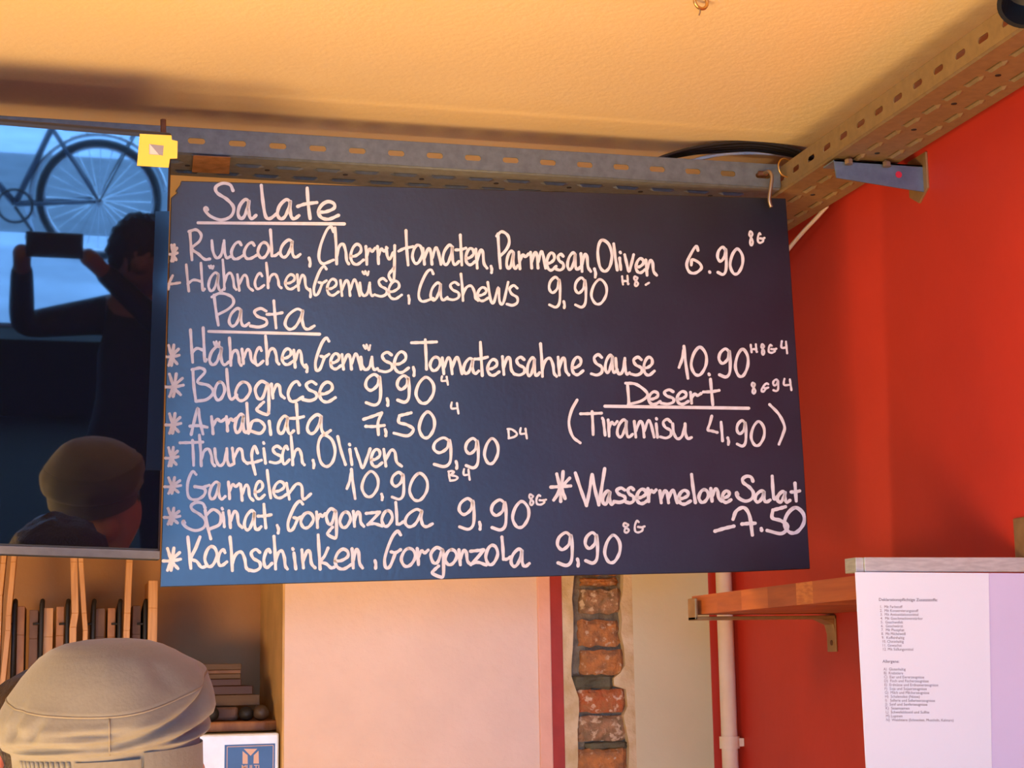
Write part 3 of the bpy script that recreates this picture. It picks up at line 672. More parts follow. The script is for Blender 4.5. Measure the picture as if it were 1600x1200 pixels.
# yellow tag
yo = [(218.5,209),(268,211.5),(268.5,218.5),(277.5,220.5),(277,247.5),(265.5,248),(263.5,262),(214,259)]
yi = [(233,225),(256,227.5),(254.5,243.5),(252,242.5),(233,241)]
yt = MB().holed([ont(x, y, .0035) for x, y in yo], [ont(x, y, .0035) for x, y in yi], TN*-.001).build('corner_tag', M['yellow'])
tag(yt, 'square yellow card tag with a cut-out window on the television corner', 'tag')
o = MB().prism([ont(x, y, .0022) for x, y in ((234,225),(256,227),(256,244),(250,243.5))], TN*-.0006).build('print', M['photo'], yt)
o = MB().prism([ont(x, y, .0020) for x, y in ((232,225),(240,225),(253,244),(232,243))], TN*-.0006).build('print', M['photo2'], yt)

# ------------------------------------------------------------------ cables above the tray
def cable(pts, y, r, m, label, name='cable', n=8):
    b = MB(); b.tube(spline([atY(px, py, yy) for px, py, yy in [(p[0], p[1], p[2] if len(p) > 2 else y) for p in pts]], n), r, 8)
    return tag(b.build(name, m, smooth=True), label, 'cable', 'cables over the trays')
for k, (dy, yy, lab) in enumerate(((0, 2.635, 'black cable bowed over the trays, topmost of the bundle'), (4.2, 2.642, 'black cable bowed over the trays, second in the bundle'), (8.0, 2.650, 'black cable bowed over the trays, third in the bundle'), (12, 2.658, 'black cable bowed over the trays, lowest of the black bundle'))):
    cable([(1020, 252+dy*.3), (1045, 242+dy*.4), (1085, 231+dy*.7), (1130, 224+dy), (1175, 222+dy), (1215, 227+dy), (1250, 236+dy*.8), (1280, 250)], yy, .0034, M['cable'], lab)
cable([(1080, 252), (1120, 242), (1160, 239), (1205, 240), (1250, 246), (1280, 256)], 2.665, .0036, M['wcable'], 'white cable under the black bundle at the tray corner')
b = MB(); b.tube(spline([atX(x, y, 1.30) for x, y in ((1292,322),(1275,341),(1257,360),(1238,382),(1215,412),(1195,450))], 8), .004, 8)
tag(b.build('cable', M['wcable'], smooth=True), 'cream cable slanting down from the side tray behind the chalkboard edge', 'cable')
b = MB(); c = atY(1247, 243, 2.60)
b.ring((1.160, 2.575, TZ+.030), (0, 0, 1), (1, .3, 0), .016, .0016, 24, 6)
tag(b.build('cable_tie', M['brass'], smooth=True), 'tan tie looped round the edge of the side tray at the corner', 'cable tie')

# ------------------------------------------------------------------ ceiling ring and spotlight
cr = atZ(1092, 12, ZC); 
rc = Vector((cr.x, cr.y, ZC-.022))
rc = onto(1094, 3, rc, (0, 1, 0)) if False else rc
rg = MB(); d_ = (CAM - rc); d_.z = 0; d_.normalize(); sd = d_.cross(Vector((0,0,1)))
rp_ = atY(1095, 2, cr.y - .03)
rg.ring(rp_, (0.93, 0.25, 0), (0, 0, 1), .0105, .0024, 30, 8)
o = tag(rg.build('ceiling_ring', M['brass'], smooth=True), 'small brass screw ring hanging from the ceiling', 'ring')
b = MB(); b.tube([rp_ + Vector((0, 0, .0105)), Vector((rp_.x, rp_.y, ZC+.004))], .0024, 8); b.build('screw_shank', M['brass'], o)
b = MB(); b.tube(spline([rp_ + Vector((-.002, 0, -.011)), rp_ + Vector((-.0015, 0, -.015)), rp_ + Vector((-.003, .001, -.020))], 4), .0011, 6); b.build('wire_tail', M['wire'], o)
lc = atY(1606, -27, 1.62)
sp = thing('spotlight', 'black round spotlight on the ceiling beside the side tray', 'spotlight', (lc.x, lc.y, ZC))
ax = Vector((-.35, -.45, -.82)).normalized()
rot = ax.to_track_quat('Z', 'Y').to_matrix().to_4x4()
MB().lathe([(0,-.05),(.026,-.05),(.03,-.04),(.03,.03),(.033,.034),(.033,.042),(.028,.042),(.024,.01),(0,.008)], Matrix.Translation(lc) @ rot, 32).build('lamp_head', M['satin'], sp, smooth=False)
b = MB(); b.tube([lc, (lc.x, lc.y, ZC)], .006, 10); b.build('stem', M['satin'], sp)
MB().lathe([(0,0),(.035,0),(.035,.012),(0,.012)], Matrix.Translation((lc.x, lc.y, ZC-.0125)), 28).build('mount', M['satin'], sp)

# ------------------------------------------------------------------ corner pipe
pc = atY(1136, 1050, 3.275); R_ = .0165
pp = thing('wall_pipe', 'cream painted pipe running up the red corner beside the grey-beige wall', 'pipe', (pc.x, 3.275, 0))
MB().lathe([(0, 0), (R_, 0), (R_, ZC), (0, ZC)], Matrix.Translation((pc.x, 3.275, 0)), 28).build('pipe_run', M['pipe'], pp, smooth=True)
zc_ = atY(1140, 1160, 3.275).z
MB().lathe([(R_-.001,-.012),(R_+.004,-.012),(R_+.004,.012),(R_-.001,.012)], Matrix.Translation((pc.x, 3.275, zc_)), 28).build('coupling', M['pipe'], pp)
MB().box((pc.x, 3.262, zc_-.008), (XR-.001, 3.288, zc_+.008)).build('clip', M['pipe'], pp)
p2 = MB(); p2.tube([(pc.x+.032, 3.297, 0), (pc.x+.032, 3.297, ZC)], .006, 10)
tag(p2.build('thin_pipe', M['red2'], smooth=True), 'thin dark red pipe close behind the cream corner pipe', 'pipe')

# ------------------------------------------------------------------ shelf on the red wall
fw = atX(1300, 962, XR); YFAR = fw.y; ZS = fw.z + .004
xf = atY(1091, 945, YFAR).x
YNEAR = 2.172
shelf = thing('wall_shelf', 'thick wooden block shelf on two metal brackets on the red wall', 'shelf', (XR, (YFAR+YNEAR)/2, ZS))
zt0 = ZS; zt1 = ZS + .033
ys = [YFAR+.03, YFAR-.09, YFAR-.20, YFAR-.31, YFAR-.42, YFAR-.48, YFAR-.545, YNEAR+.003]
ys = [y for y in ys if y > YNEAR+.003] + [YNEAR+.003]
ml = [M['beech'], M['beech3'], M['beech'], M['beech3'], M['beech'], M['beech2'], M['beech'], M['beech']]
b = MB()
segs = []
bm = b.bm
for i in range(len(ys)-1):
    n0 = len(bm.faces)
    b.box((xf, ys[i], zt0), (XR-.001, ys[i+1], zt1))
    bm.faces.ensure_lookup_table()
    for f_ in bm.faces[n0:]: f_.material_index = i % 6
b.build('shelf_board', [M['beech'], M['beech3'], M['beech'], M['beech3'], M['beech2'], M['beech']], shelf)
def bracket(y, up, mtl, label):
    r = bpy.data.objects.new('shelf_bracket', None); r.empty_display_size = .03
    COL.objects.link(r); r.parent = shelf; r.location = (XR - shelf.location.x, y - shelf.location.y, 0); r['label'] = label
    return r
# far bracket: flat bar under the board, lip in front, leg down the wall
h_ = .018
b = MB(); b.box((xf-.013, YFAR-h_, ZS-.010), (XR, YFAR+h_, ZS-.004)); b.box((xf-.013, YFAR-h_, ZS-.010), (xf-.008, YFAR+h_, ZS+.028))
lg = [(XR-.004, ZS-.004), (XR-.004, ZS-.075), (XR, ZS-.075), (XR, ZS-.004)]
b.box((XR-.004, YFAR-h_, ZS-.068), (XR, YFAR+h_, ZS-.004))
b.prism([(XR-.03, YFAR-h_, ZS-.010), (XR-.004, YFAR-h_, ZS-.010), (XR-.004, YFAR-h_, ZS-.036), (XR-.008, YFAR-h_, ZS-.020)], (0, 2*h_, 0))
b.box((XR-.004, YFAR-h_*.8, ZS+.033), (XR, YFAR+h_*.8, ZS+.045))
o = b.build('shelf_bracket', M['bronze'], shelf, bevel=.0012); o['label'] = 'bronze bracket under the far end'
scw = MB().lathe([(0,0),(.005,0),(.0045,.0012),(0,.0016)], Matrix.Translation((XR-.004, YFAR-.002, ZS-.052)) @ Matrix.Rotation(-math.pi/2, 4, 'Y'), 14).build('screw', M['rust'], o)
# near bracket: upright edge strip across the board end, plate up the wall
zn0 = atY(1450, 894, YNEAR).z; zn1 = atY(1450, 871, YNEAR).z
xn = atY(1349, 880, YNEAR).x
b = MB(); b.box((xn, YNEAR-.004, zn0), (XR, YNEAR, zn1)); b.box((xn-.012, YNEAR-.001, zn0), (xn, YNEAR+.034, zn1))
o = b.build('shelf_bracket', M['alu'], shelf, bevel=.0008); o['label'] = 'pale aluminium edge bracket across the near end'
b = MB(); b.box((XR-.005, YNEAR-.012, zn1), (XR, YNEAR+.024, zn1+.058)); o2 = b.build('upright_plate', M['bronze'], o, bevel=.002)

# ------------------------------------------------------------------ hanging allergen sheet
YP = YNEAR - .008
def onp(px, py, off=0.0): return atY(px, py, YP - off)
pa = thing('allergen_sheet', 'white printed sheet with additive and allergen lists hanging from the shelf end', 'notice', onp(1440, 893))
MB().prism([onp(1336,894), onp(1545,895.5), onp(1552,1330), onp(1360,1332)], (0, .0006, 0)).build('page', M['paper'], pa)
pg = MB().prism([onp(1345,894,-.0012), onp(1640,896,-.0012), onp(1650,1335,-.0012), onp(1365,1335,-.0012)], (0, .0006, 0)).build('backing_sheet', M['lilac'], pa)
pg['label'] = 'lilac sheet behind the white page'
LINES = [('Deklarationspflichtige Zusatzstoffe:', 1373, 1465, 937, True)]
zl = ['1.  Mit Farbstoff', '2.  Mit Konservierungsstoff', '3.  Mit Antioxidationsmittel', '4.  Mit Geschmacksverstärker', '5.  Geschwefelt', '6.  Geschwärzt', '7.  Mit Phosphat', '8.  Mit Milcheiweiß', '9.  Koffeinhaltig', '10. Chininhaltig', '11. Gewachst', '12. Mit Süßungsmittel']
ze = [1410, 1435, 1435, 1442, 1411, 1411, 1413, 1415, 1413, 1412, 1409, 1427]
for i, t in enumerate(zl): LINES.append((t, 1374.5 + i*.38, ze[i], 948 + i*6.03, False))
LINES.append(('Allergene:', 1379, 1405, 1033.5, True))
al = ['A)  Glutenhaltig', 'B)  Krebstiere', 'C)  Eier und Eiererzeugnisse', 'D)  Fisch und Fischerzeugnisse', 'E)  Erdnüsse und Erdnusserzeugnisse', 'F)  Soja und Sojaerzeugnisse', 'G)  Milch und Milcherzeugnisse', 'H)  Schalenobst (Nüsse)', 'I)   Sellerie und Sellerieerzeugnisse', 'J)  Senf und Senferzeugnisse', 'K)  Sesamsamen', 'L)  Schwefeldioxid und Sulfite', 'M) Lupinen', 'N)  Weichtiere (Schnecken, Muscheln, Kalmare)']
ae = [1415, 1411, 1444, 1451, 1466, 1448, 1452, 1437, 1461, 1449, 1421, 1452, 1410, 1490]
for i, t in enumerate(al): LINES.append((t, 1380.5 + i*.3, ae[i], 1045.5 + i*6.1, False))
dg = bpy.context.evaluated_depsgraph_get()
tb = MB()
def text_mesh(body, bold=0.0):
    cu = bpy.data.curves.new('t', 'FONT'); cu.body = body; cu.size = 1.0; cu.offset = bold; cu.resolution_u = 2
    ob = bpy.data.objects.new('t', cu); COL.objects.link(ob)
    dg = bpy.context.evaluated_depsgraph_get(); dg.update()
    me = bpy.data.meshes.new_from_object(ob.evaluated_get(dg))
    V = [v.co.copy() for v in me.vertices]; Fc = [tuple(p.vertices) for p in me.polygons]
    bpy.data.objects.remove(ob); bpy.data.curves.remove(cu); bpy.data.meshes.remove(me)
    return V, Fc
for body, x0, x1, y, bold in LINES:
    V, Fc = text_mesh(body, .012 if bold else 0.0)
    w = max(v.x for v in V); k = (x1-x0)/w
    hgt = 6.6 if bold else 6.2
    vs = [tb.bm.verts.new(onp(x0 + v.x*k, y + 2.0 - v.y*hgt + v.x*k*.006, .0005)) for v in V]
    for f_ in Fc:
        try: tb.bm.faces.new([vs[i] for i in f_])
        except ValueError: pass
tb.build('printed_lists', M['ink'], pa, fix=False)

# ------------------------------------------------------------------ kitchen recess
def rk(px, py, y): return atY(px, py, y)
YA = YB + .02
za = rk(390, 1146, YA).z; xa1 = min(rk(441, 1170, YA).x, x_n-.007)
ap = thing('refrigerator', 'white fronted appliance with a blue sticker in the kitchen recess', 'appliance', (xa1-.35, YA, 0))
MB().box((xa1-.62, YA, 0), (xa1, YN-.02, za)).build('body', M['white'], ap, bevel=.004)
def ona(px, py, off): return atY(px, py, YA - off)
st = MB().prism([ona(351,1164,.0008), ona(430,1161.5,.0008), ona(429,1262,.0008), ona(350,1264,.0008)], (0, .0007, 0)).build('sticker', M['stickerblue'], ap)
o = MB()
def line(b, a, c, w, off):
    a, c = Vector((*a, 0)), Vector((*c, 0)); n = Vector((-(c-a).y, (c-a).x, 0)).normalized()*w/2
    b.face([ona(*(a+n).xy, off), ona(*(c+n).xy, off), ona(*(c-n).xy, off), ona(*(a-n).xy, off)])
for a, c in (((355,1167),(427,1164.5)), ((427,1164.5),(426,1258)), ((355,1167),(354,1260))): line(o, a, c, 1.0, .0011)
for poly in (((379,1173.5),(387,1180),(387,1193.5),(379,1193.5)), ((404,1173),(396.5,1180),(396,1193),(404.5,1193)), ((381,1170),(402,1170),(391.5,1181))):
    o.face([ona(x, y, .0011) for x, y in poly])
V, Fc = text_mesh('MULTI', .01); w = max(v.x for v in V)
vs = [o.bm.verts.new(ona(377 + v.x*28/w, 1202 - v.y*9.5, .0011)) for v in V]
for f_ in Fc: o.bm.faces.new([vs[i] for i in f_])
o.build('sticker_print', M['stickertan'], st, fix=False)
# tray and what lies on the appliance
def slab(name, x0, x1, y0, y1, ydepth, d0, d1, m, label, cat, group=None, bevel=.002):
    zt, zb = rk((x0+x1)/2, y0, ydepth).z, rk((x0+x1)/2, y1, ydepth).z
    b = MB(); b.box((rk(x0, y1, ydepth).x, d0, zb), (rk(x1, y1, ydepth).x, d1, zt))
    return tag(b.build(name, m, bevel=bevel), label, cat, group)
YS = YA + .06
tz1 = rk(390, 1127, YS).z
trb = MB()
xl_, xr_ = rk(250, 1130, YS).x, rk(438, 1130, YS).x
pts = [(xl_, YS), (xr_-.03, YS), (xr_, YS+.02), (xr_, YN-.05), (xl_, YN-.05)]
trb.prism([(x, y, za+.002) for x, y in pts], (0, 0, tz1-za-.002))
tag(trb.build('wooden_tray', M['board'], bevel=.004), 'wide wooden tray lying on top of the white appliance', 'tray')
YK = YS + .05
zprev = tz1
stack = [(300, 'paper_bag', 374, 1105, 'plank'), ]
sg = 'boards stacked in the kitchen recess'
def zof(py): return rk(350, py, YK).z
items = [(1103, 1086, 406, M['plank'], 'wooden_board', 'tan wooden board, lowest of the stack in the recess'),
         (1085.5, 1072, 395, M['redplank'], 'wooden_board', 'red-brown wooden board, second from the bottom of the recess stack'),
         (1071.5, 1061, 377, M['redplank'], 'wooden_board', 'dark red board, third from the bottom of the recess stack'),
         (1060.5, 1053, 376, M['plank'], 'wooden_board', 'thin tan board, fourth from the bottom of the recess stack'),
         (1052.5, 1047, 376, M['board2'], 'wooden_board', 'thin dark board, second from the top of the recess stack'),
         (1046.5, 1037, 377, M['plank'], 'wooden_board', 'thin tan board, topmost of the recess stack')]
xl2 = rk(255, 1080, YK).x
# low box carrying the stack
b = MB(); b.box((xl2, YK, zprev+.0005), (rk(373, 1110, YK).x, YN-.07, zof(1104)))
tag(b.build('brown_box', M['board2'], bevel=.006), 'low brown box on the wooden tray carrying the board stack', 'box')
for yb_, yt_, xr2, m, nm, lab in items:
    b = MB(); b.box((xl2, YK, zof(yb_)), (rk(xr2, 1080, YK).x, YN-.06, zof(yt_)))
    tag(b.build(nm, m, bevel=.0015), lab, 'board', sg)
for px, m, lab, r in ((386, M['black'], 'small black rounded pot right of the board stack', .014), (409, M['potbrown'], 'small dark brown rounded pot nearest the pink wall', .0155)):
    c = rk(px, 1116, YS+.02)
    b = MB(); b.blob((c.x, YS+.02+.015, tz1 + r*.98), (r*1.05, r, r), amp=.08)
    tag(b.build('small_pot', m, smooth=True), lab, 'pot', 'small rounded pots on the tray')
c = rk(333, 1116, YS-.02)
b = MB(); b.blob((c.x, YS+.02, tz1 + .015), (.015, .014, .0148))
tag(b.build('small_pot', M['black'], smooth=True), 'small black rounded pot half hidden by the olive cap', 'pot', 'small rounded pots on the tray')

# rack of boards and paddles, upper left of the recess
YK2 = 3.50
zshelf = rk(120, 1078, YK2).z
b = MB(); b.box((XL+.8, YK2-.06, zshelf-.03), (xa1-.64, YN-.01, zshelf))
tag(b.build('rack_shelf', M['board2'], bevel=.003), 'dark shelf under the upright boards, mostly hidden by the cap', 'shelf')
rack = thing('wire_rack', 'black wire rack dividing the upright wooden boards', 'rack', (rk(120, 1078, YK2).x, YK2, zshelf))
def slot(px, top):
    x = rk(px, 1000, YK2).x; zt = rk(px, top, YK2).z
    b = MB()
    b.tube([(x, YK2-.012, zshelf), (x, YK2-.01, zt-.008), (x+.001, YK2-.004, zt), (x, YK2+.05, zt-.010), (x, YK2+.10, zt-.02), (x, YK2+.10, zshelf)], .0046, 8)
    b.tube([(x, YK2-.01, rk(px, 975, YK2).z), (x-.016, YK2-.01, rk(px, 975, YK2).z)], .0026, 6)
    b.build('divider', M['black'], rack, smooth=True)
for px in (21.5, 64, 104.5, 145, 186, 226): slot(px, 939)
def edge_board(pts, wpx, y0, depth, m, label, name='wooden_board', group='upright boards in the wire rack', lean=0):
    b = MB()
    L = [rk(x-wpx/2, y, y0) for x, y in pts]; R2 = [rk(x+wpx/2, y, y0) for x, y in pts]
    L[-1].z = R2[-1].z = zshelf + .0004
    for i in range(len(pts)-1):
        b.hexa([L[i], R2[i], R2[i+1], L[i+1]], [p + Vector((0, depth, 0)) for p in (L[i], R2[i], R2[i+1], L[i+1])])
    return tag(b.build(name, m, bevel=.0012), label, 'board', group)
for x, w, top, m, lab in ((33, 12, 947, 'board', 'short brown board, leftmost in the rack'), (53, 14, 953, 'board2', 'short dark board, second from the left in the rack'), (76, 15, 950, 'paddle', 'short pale cracked board, third from the left in the rack'), (94.5, 12.5, 948, 'board', 'short brown board left of the paired paddles'),
                          (157, 15, 950, 'board2', 'short dark brown board right of the paired paddles'), (174.5, 12, 950, 'board', 'short brown board beside the single paddle on its left'), (214, 13, 946, 'board2', 'short dark board right of the single paddle')):
    edge_board([(x, top), (x-1, top+45), (x-2.5, 1070)], w, YK2, .15, M[m], lab)
edge_board([(239.5, 907), (239, 950), (237, 1070)], 14.5, YK2-.03, .19, M['paddle'], 'tall plain pale board closing the right end of the rack')
pgp = 'long handled paddles in the wire rack'
def paddle(pts, w, lab, y0):
    o = edge_board(pts, w, y0, .05, M['paddle'], lab, 'wooden_paddle', pgp); o['category'] = 'paddle'; return o
def ext(a, b_, y): return (a[0] + (b_[0]-a[0])*(y-a[1])/(b_[1]-a[1]), y)
paddle([ext((5,880),(0,930),780), (5,880), (0,930), (-6,1070)], 8, 'leaning paddle at the far left edge, cut by the frame', YK2-.03)
paddle([ext((21,878),(13,965),780), (21,878), (13,962), (12.5,985), (3,1070)], 8.5, 'leaning paddle right of the one at the left edge', YK2-.035)
paddle([(113,780), (115.5,878), (117.5,958), (114,980), (113,1070)], 11, 'left one of the two paired upright paddles', YK2-.03)
paddle([(124,780), (126.5,878), (131.5,958), (133.5,985), (131,1070)], 8, 'right one of the two paired upright paddles', YK2-.03)
paddle([(204,780), (202.5,878), (199,958), (198,985), (195,1070)], 10, 'single upright paddle near the right end of the rack', YK2-.03)

# ------------------------------------------------------------------ people
def skin(name, nodes, edges, m, parent=None, sub=2, extra=None):
    me = bpy.data.meshes.new(name); bm = bmesh.new()
    lay = bm.verts.layers.skin.verify(); vs = {}
    for k, (p, r) in nodes.items():
        v = bm.verts.new(p); v[lay].radius = (r, r) if not isinstance(r, tuple) else r; vs[k] = v
    first = True
    for a, b_ in edges: bm.edges.new((vs[a], vs[b_]))
    root = next(iter(vs.values())); root[lay].use_root = True
    bm.to_mesh(me); bm.free()
    o = bpy.data.objects.new(name, me); COL.objects.link(o)
    for x in (m if isinstance(m, (list, tuple)) else [m]): me.materials.append(x)
    s_ = o.modifiers.new('skin', 'SKIN'); s_.use_smooth_shade = True
    d = o.modifiers.new('smooth', 'SUBSURF'); d.levels = sub; d.render_levels = sub
    if parent: o.parent = parent; o.matrix_parent_inverse = parent.matrix_basis.inverted()
    return o
def body_nodes(c, height, face, arms='down', hands=None):
    # c: ground point between the feet, face: unit vector the person looks along
    k = height/1.72; c = Vector(c); fz = Vector((face[0], face[1], 0)).normalized(); rt = Vector((fz.y, -fz.x, 0)); up = Vector((0, 0, 1))
    def p(r, f, z): return c + rt*r*k + fz*f*k + up*z*k
    N = {'pelvis': (p(0,0,.95), .14*k), 'waist': (p(0,.01,1.10), .125*k), 'chest': (p(0,.0,1.28), .15*k), 'collar': (p(0,-.02,1.42), .085*k), 'neck': (p(0,-.01,1.49), .052*k),
         'jaw': (p(0,.03,1.545), .062*k), 'head': (p(0,.01,1.61), .084*k), 'crown': (p(0,-.005,1.665), .062*k), 'nose': (p(0,.108,1.59), .012*k),
         'earl': (p(-.082,-.005,1.585), .016*k), 'earr': (p(.082,-.005,1.585), .016*k)}
    E = [('pelvis','waist'),('waist','chest'),('chest','collar'),('collar','neck'),('neck','jaw'),('jaw','head'),('head','crown'),('head','nose'),('head','earl'),('head','earr')]
    for s_, q in ((-1,'l'),(1,'r')):
        N['sh'+q] = (p(.17*s_,-.01,1.38), .062*k); E.append(('collar','sh'+q))
        if arms == 'down':
            N['el'+q] = (p(.23*s_,-.03,1.10), .045*k); N['wr'+q] = (p(.24*s_,.04,.86), .03*k); N['ha'+q] = (p(.24*s_,.06,.78), .036*k)
        else:
            h = Vector(hands[q]); sh = N['sh'+q][0]
            N['el'+q] = ((sh+h)/2 + rt*.11*s_*k + up*-.15*k, .043*k); N['wr'+q] = (h + (N['el'+q][0]-h).normalized()*.07, .028*k); N['ha'+q] = (h, .032*k)
        E += [('sh'+q,'el'+q),('el'+q,'wr'+q),('wr'+q,'ha'+q)]
        N['hip'+q] = (p(.095*s_,0,.86), .098*k); N['kn'+q] = (p(.105*s_,.02,.48), .062*k); N['an'+q] = (p(.11*s_,-.02,.09), .043*k); N['to'+q] = (p(.12*s_,.14,.035), .035*k)
        E += [('pelvis','hip'+q),('hip'+q,'kn'+q),('kn'+q,'an'+q),('an'+q,'to'+q)]
    return N, E, k, fz, rt
def fingers(root_pos, along, curl, side, k, m, parent, name='fingers'):
    pass

# person with the cap, seen from behind
YC = 1.66
cc = atY(168, 1180, YC)
per = thing('person', 'person in an olive cotton cap seen from behind at the lower left', 'person', (cc.x, YC, 0))
face = Vector((.28, 1, 0)).normalized()
N, E_, k, fz, rt = body_nodes((cc.x, YC-.0, 0), 1.60, face)
ep = atY(326, 1206, YC); N['earr'] = (ep, .017)
body = skin('body', N, E_, M['skin'], per)
ctop = atY(200, 997, YC).z; cbot = atY(168, 1196, YC).z
pxm = (atY(269, 1100, YC) - atY(168, 1100, YC)).length/101
# the cap is a loop of rings: band, overhanging side panel, seam, slouching top panel
cap_root = bpy.data.objects.new('cap', None); COL.objects.link(cap_root); cap_root.parent = per; cap_root.matrix_parent_inverse = per.matrix_basis.inverted()
cap_c = Vector((cc.x, YC, cbot))
Hc = ctop - cbot
rollm = Matrix.Rotation(math.radians(-2), 3, 'Y') @ Matrix.Rotation(math.radians(3), 3, 'X')
prof = [(-.10,.88),(-.02,.895),(.06,.905),(.12,.915),(.155,.925),(.17,.955),(.19,.995),(.24,1.03),(.32,1.045),(.42,1.035),(.50,1.015),(.545,.995),(.56,.982),(.575,.985),(.63,.945),(.72,.875),(.80,.79),(.87,.70),(.93,.575),(.97,.43),(.993,.22),(1.0,0)]
RX, RY = 160*pxm, 172*pxm
def cap_pt(i_, ph):
    t, r = prof[i_]
    sn, cs = math.sin(ph), math.cos(ph)
    x = r*RX*cs; y = r*RY*sn
    z = t*Hc
    seam = -.12*max(0, -sn) + .15*max(0, cs)**2
    z += Hc*seam*math.exp(-((t-.55)/.22)**2)
    if t < .25: z += Hc*.10*max(0, cs)*(1 - max(t, 0)/.25)          # the band climbs toward the temple
    over = .5 - .5*cs                                                # the overhang is fullest at the left
    bulge = math.exp(-((t-.24)/.10)**2)
    rr = 1 - .05*bulge*(1-over) - .22*max(0, -cs)*max(0, t-.45)*(1.3-t)*2 - .10*max(0, cs)*max(0, t-.6)
    e = Vector((cs*1.7, sn*1.7, t*3.2))
    rr += math.exp(-((t-.34)/.2)**2)*(.012*math.sin(7*ph + 9*t) + .02*noise.noise(e*2.2))
    if t > .5: rr += .014*noise.noise(e*1.2)*(1-t)
    deg = math.degrees(ph)
    if deg > 180: deg -= 360
    for d0, t0, d1, t1, w, dep in CREASES:
        ax, ay = d0/60, t0*1.6; bx_, by_ = d1/60, t1*1.6; qx, qy = deg/60, t*1.6
        L2 = (bx_-ax)**2 + (by_-ay)**2
        u = max(0, min(1, ((qx-ax)*(bx_-ax) + (qy-ay)*(by_-ay))/L2))
        dd_ = math.hypot(qx-ax-(bx_-ax)*u, qy-ay-(by_-ay)*u)
        env = math.sin(math.pi*(.08+.84*u))
        dep *= 1.6; rr += -dep*env*math.exp(-(dd_/w)**2) + dep*.45*env*math.exp(-((dd_-1.8*w)/w)**2)
    z -= bulge*over*.015*Hc
    return cap_c + rollm @ Vector((x*rr, y*rr, z))
CREASES = [(-100, .22, -22, .50, .075, .055), (-66, .20, 4, .34, .06, .05), (-150, .28, -146, .58, .06, .03), (-134, .30, -128, .52, .05, .028), (-118, .34, -70, .40, .07, .022),
           (-58, .66, -48, .80, .16, .03), (-40, .40, -5, .62, .08, .03), (-165, .2, -95, .265, .05, .05), (-24, .62, 0, .70, .06, .02)]
NP = 216
b = MB(); rows = []
# finer rings by interpolation of the profile
fine = []
for i_ in range(len(prof)-1):
    for q_ in range(3): 
        a, c = prof[i_], prof[i_+1]; fine.append((a[0]+(c[0]-a[0])*q_/3, a[1]+(c[1]-a[1])*q_/3))
fine.append(prof[-1]); prof_keep = prof; prof = fine
for i_ in range(len(prof)-1):
    rows.append([b.bm.verts.new(cap_pt(i_, 2*math.pi*j/NP)) for j in range(NP)])
top = b.bm.verts.new(cap_pt(len(prof)-1, 0))
for A, B in zip(rows, rows[1:]):
    for j in range(NP): b.bm.faces.new((A[j], A[(j+1) % NP], B[(j+1) % NP], B[j]))
for j in range(NP): b.bm.faces.new((rows[-1][j], rows[-1][(j+1) % NP], top))
crown = b.build('crown', M['cap'], cap_root, smooth=True)
def cap_line(path, r, m, name, lift=1.006):
    b = MB(); pts = []
    for ph, t in path:
        i_ = min(range(len(prof)), key=lambda q: abs(prof[q][0]-t)); p = cap_pt(i_, ph); a = cap_c + (p-cap_c)*lift
        pts.append(Vector((a.x, a.y, p.z)))
    b.tube(pts, r, 6); return b.build(name, m, cap_root, smooth=True)
cap_line([(2*math.pi*j/144, .558) for j in range(145)], .0011, M['capseam'], 'top_seam', 1.002)
cap_line([(-math.pi/2 - .0, .17 + .38*q/12) for q in range(13)], .0009, M['capseam'], 'back_seam', 1.002)
# band flap and strap at the back
def band_patch(p0, p1, t0, t1, lift, m, name):
    b = MB(); n = 14; r1, r2 = [], []
    def bp(ph, t, l):
        r = .905*l; return cap_c + rollm @ Vector((r*RX*math.cos(ph), r*RY*math.sin(ph), t*Hc))
    for q in range(n+1):
        ph = p0 + (p1-p0)*q/n
        r1.append((bp(ph, t0, lift), bp(ph, t1, lift)))
    for A, B in zip(r1, r1[1:]):
        b.hexa([A[0], B[0], B[1], A[1]], [cap_c + (p-cap_c)*.985 for p in (A[0], B[0], B[1], A[1])])
    return b.build(name, m, cap_root)
band_patch(math.radians(-110), math.radians(-72), -.1, .11, 1.035, M['capstrap'], 'back_strap')
band_patch(math.radians(-70), math.radians(8), -.1, .155, 1.03, M['cap'], 'side_band')
for q in range(11):
    ph = math.radians(-150 + q*3.6)
    cap_line([(ph, -.08 + .2*j/5) for j in range(6)], .0022, M['cap'], 'elastic_gather', 1.006)
# short hair under the band and a shirt on the shoulders
def shirt(N, k, name, m, parent, sleeves=False):
    NN = {q: (N[q][0], N[q][1]*1.08) for q in ('pelvis','waist','chest','collar','shl','shr','ell','elr','hipl','hipr','knl','knr','anl','anr') if q in N}
    NN['collar'] = (N['collar'][0]-Vector((0,0,.01)), N['collar'][1]*1.06)
    E2 = [('pelvis','waist'),('waist','chest'),('chest','collar'),('collar','shl'),('collar','shr'),('shl','ell'),('shr','elr'),('pelvis','hipl'),('pelvis','hipr'),('hipl','knl'),('hipr','knr'),('knl','anl'),('knr','anr')]
    if sleeves:
        for q in 'lr': NN['wr'+q] = (N['wr'+q][0], N['wr'+q][1]*1.25); E2.append(('el'+q, 'wr'+q))
    return skin(name, NN, E2, m, parent)
shirt(N, k, 'clothing', M['jacket'], per)

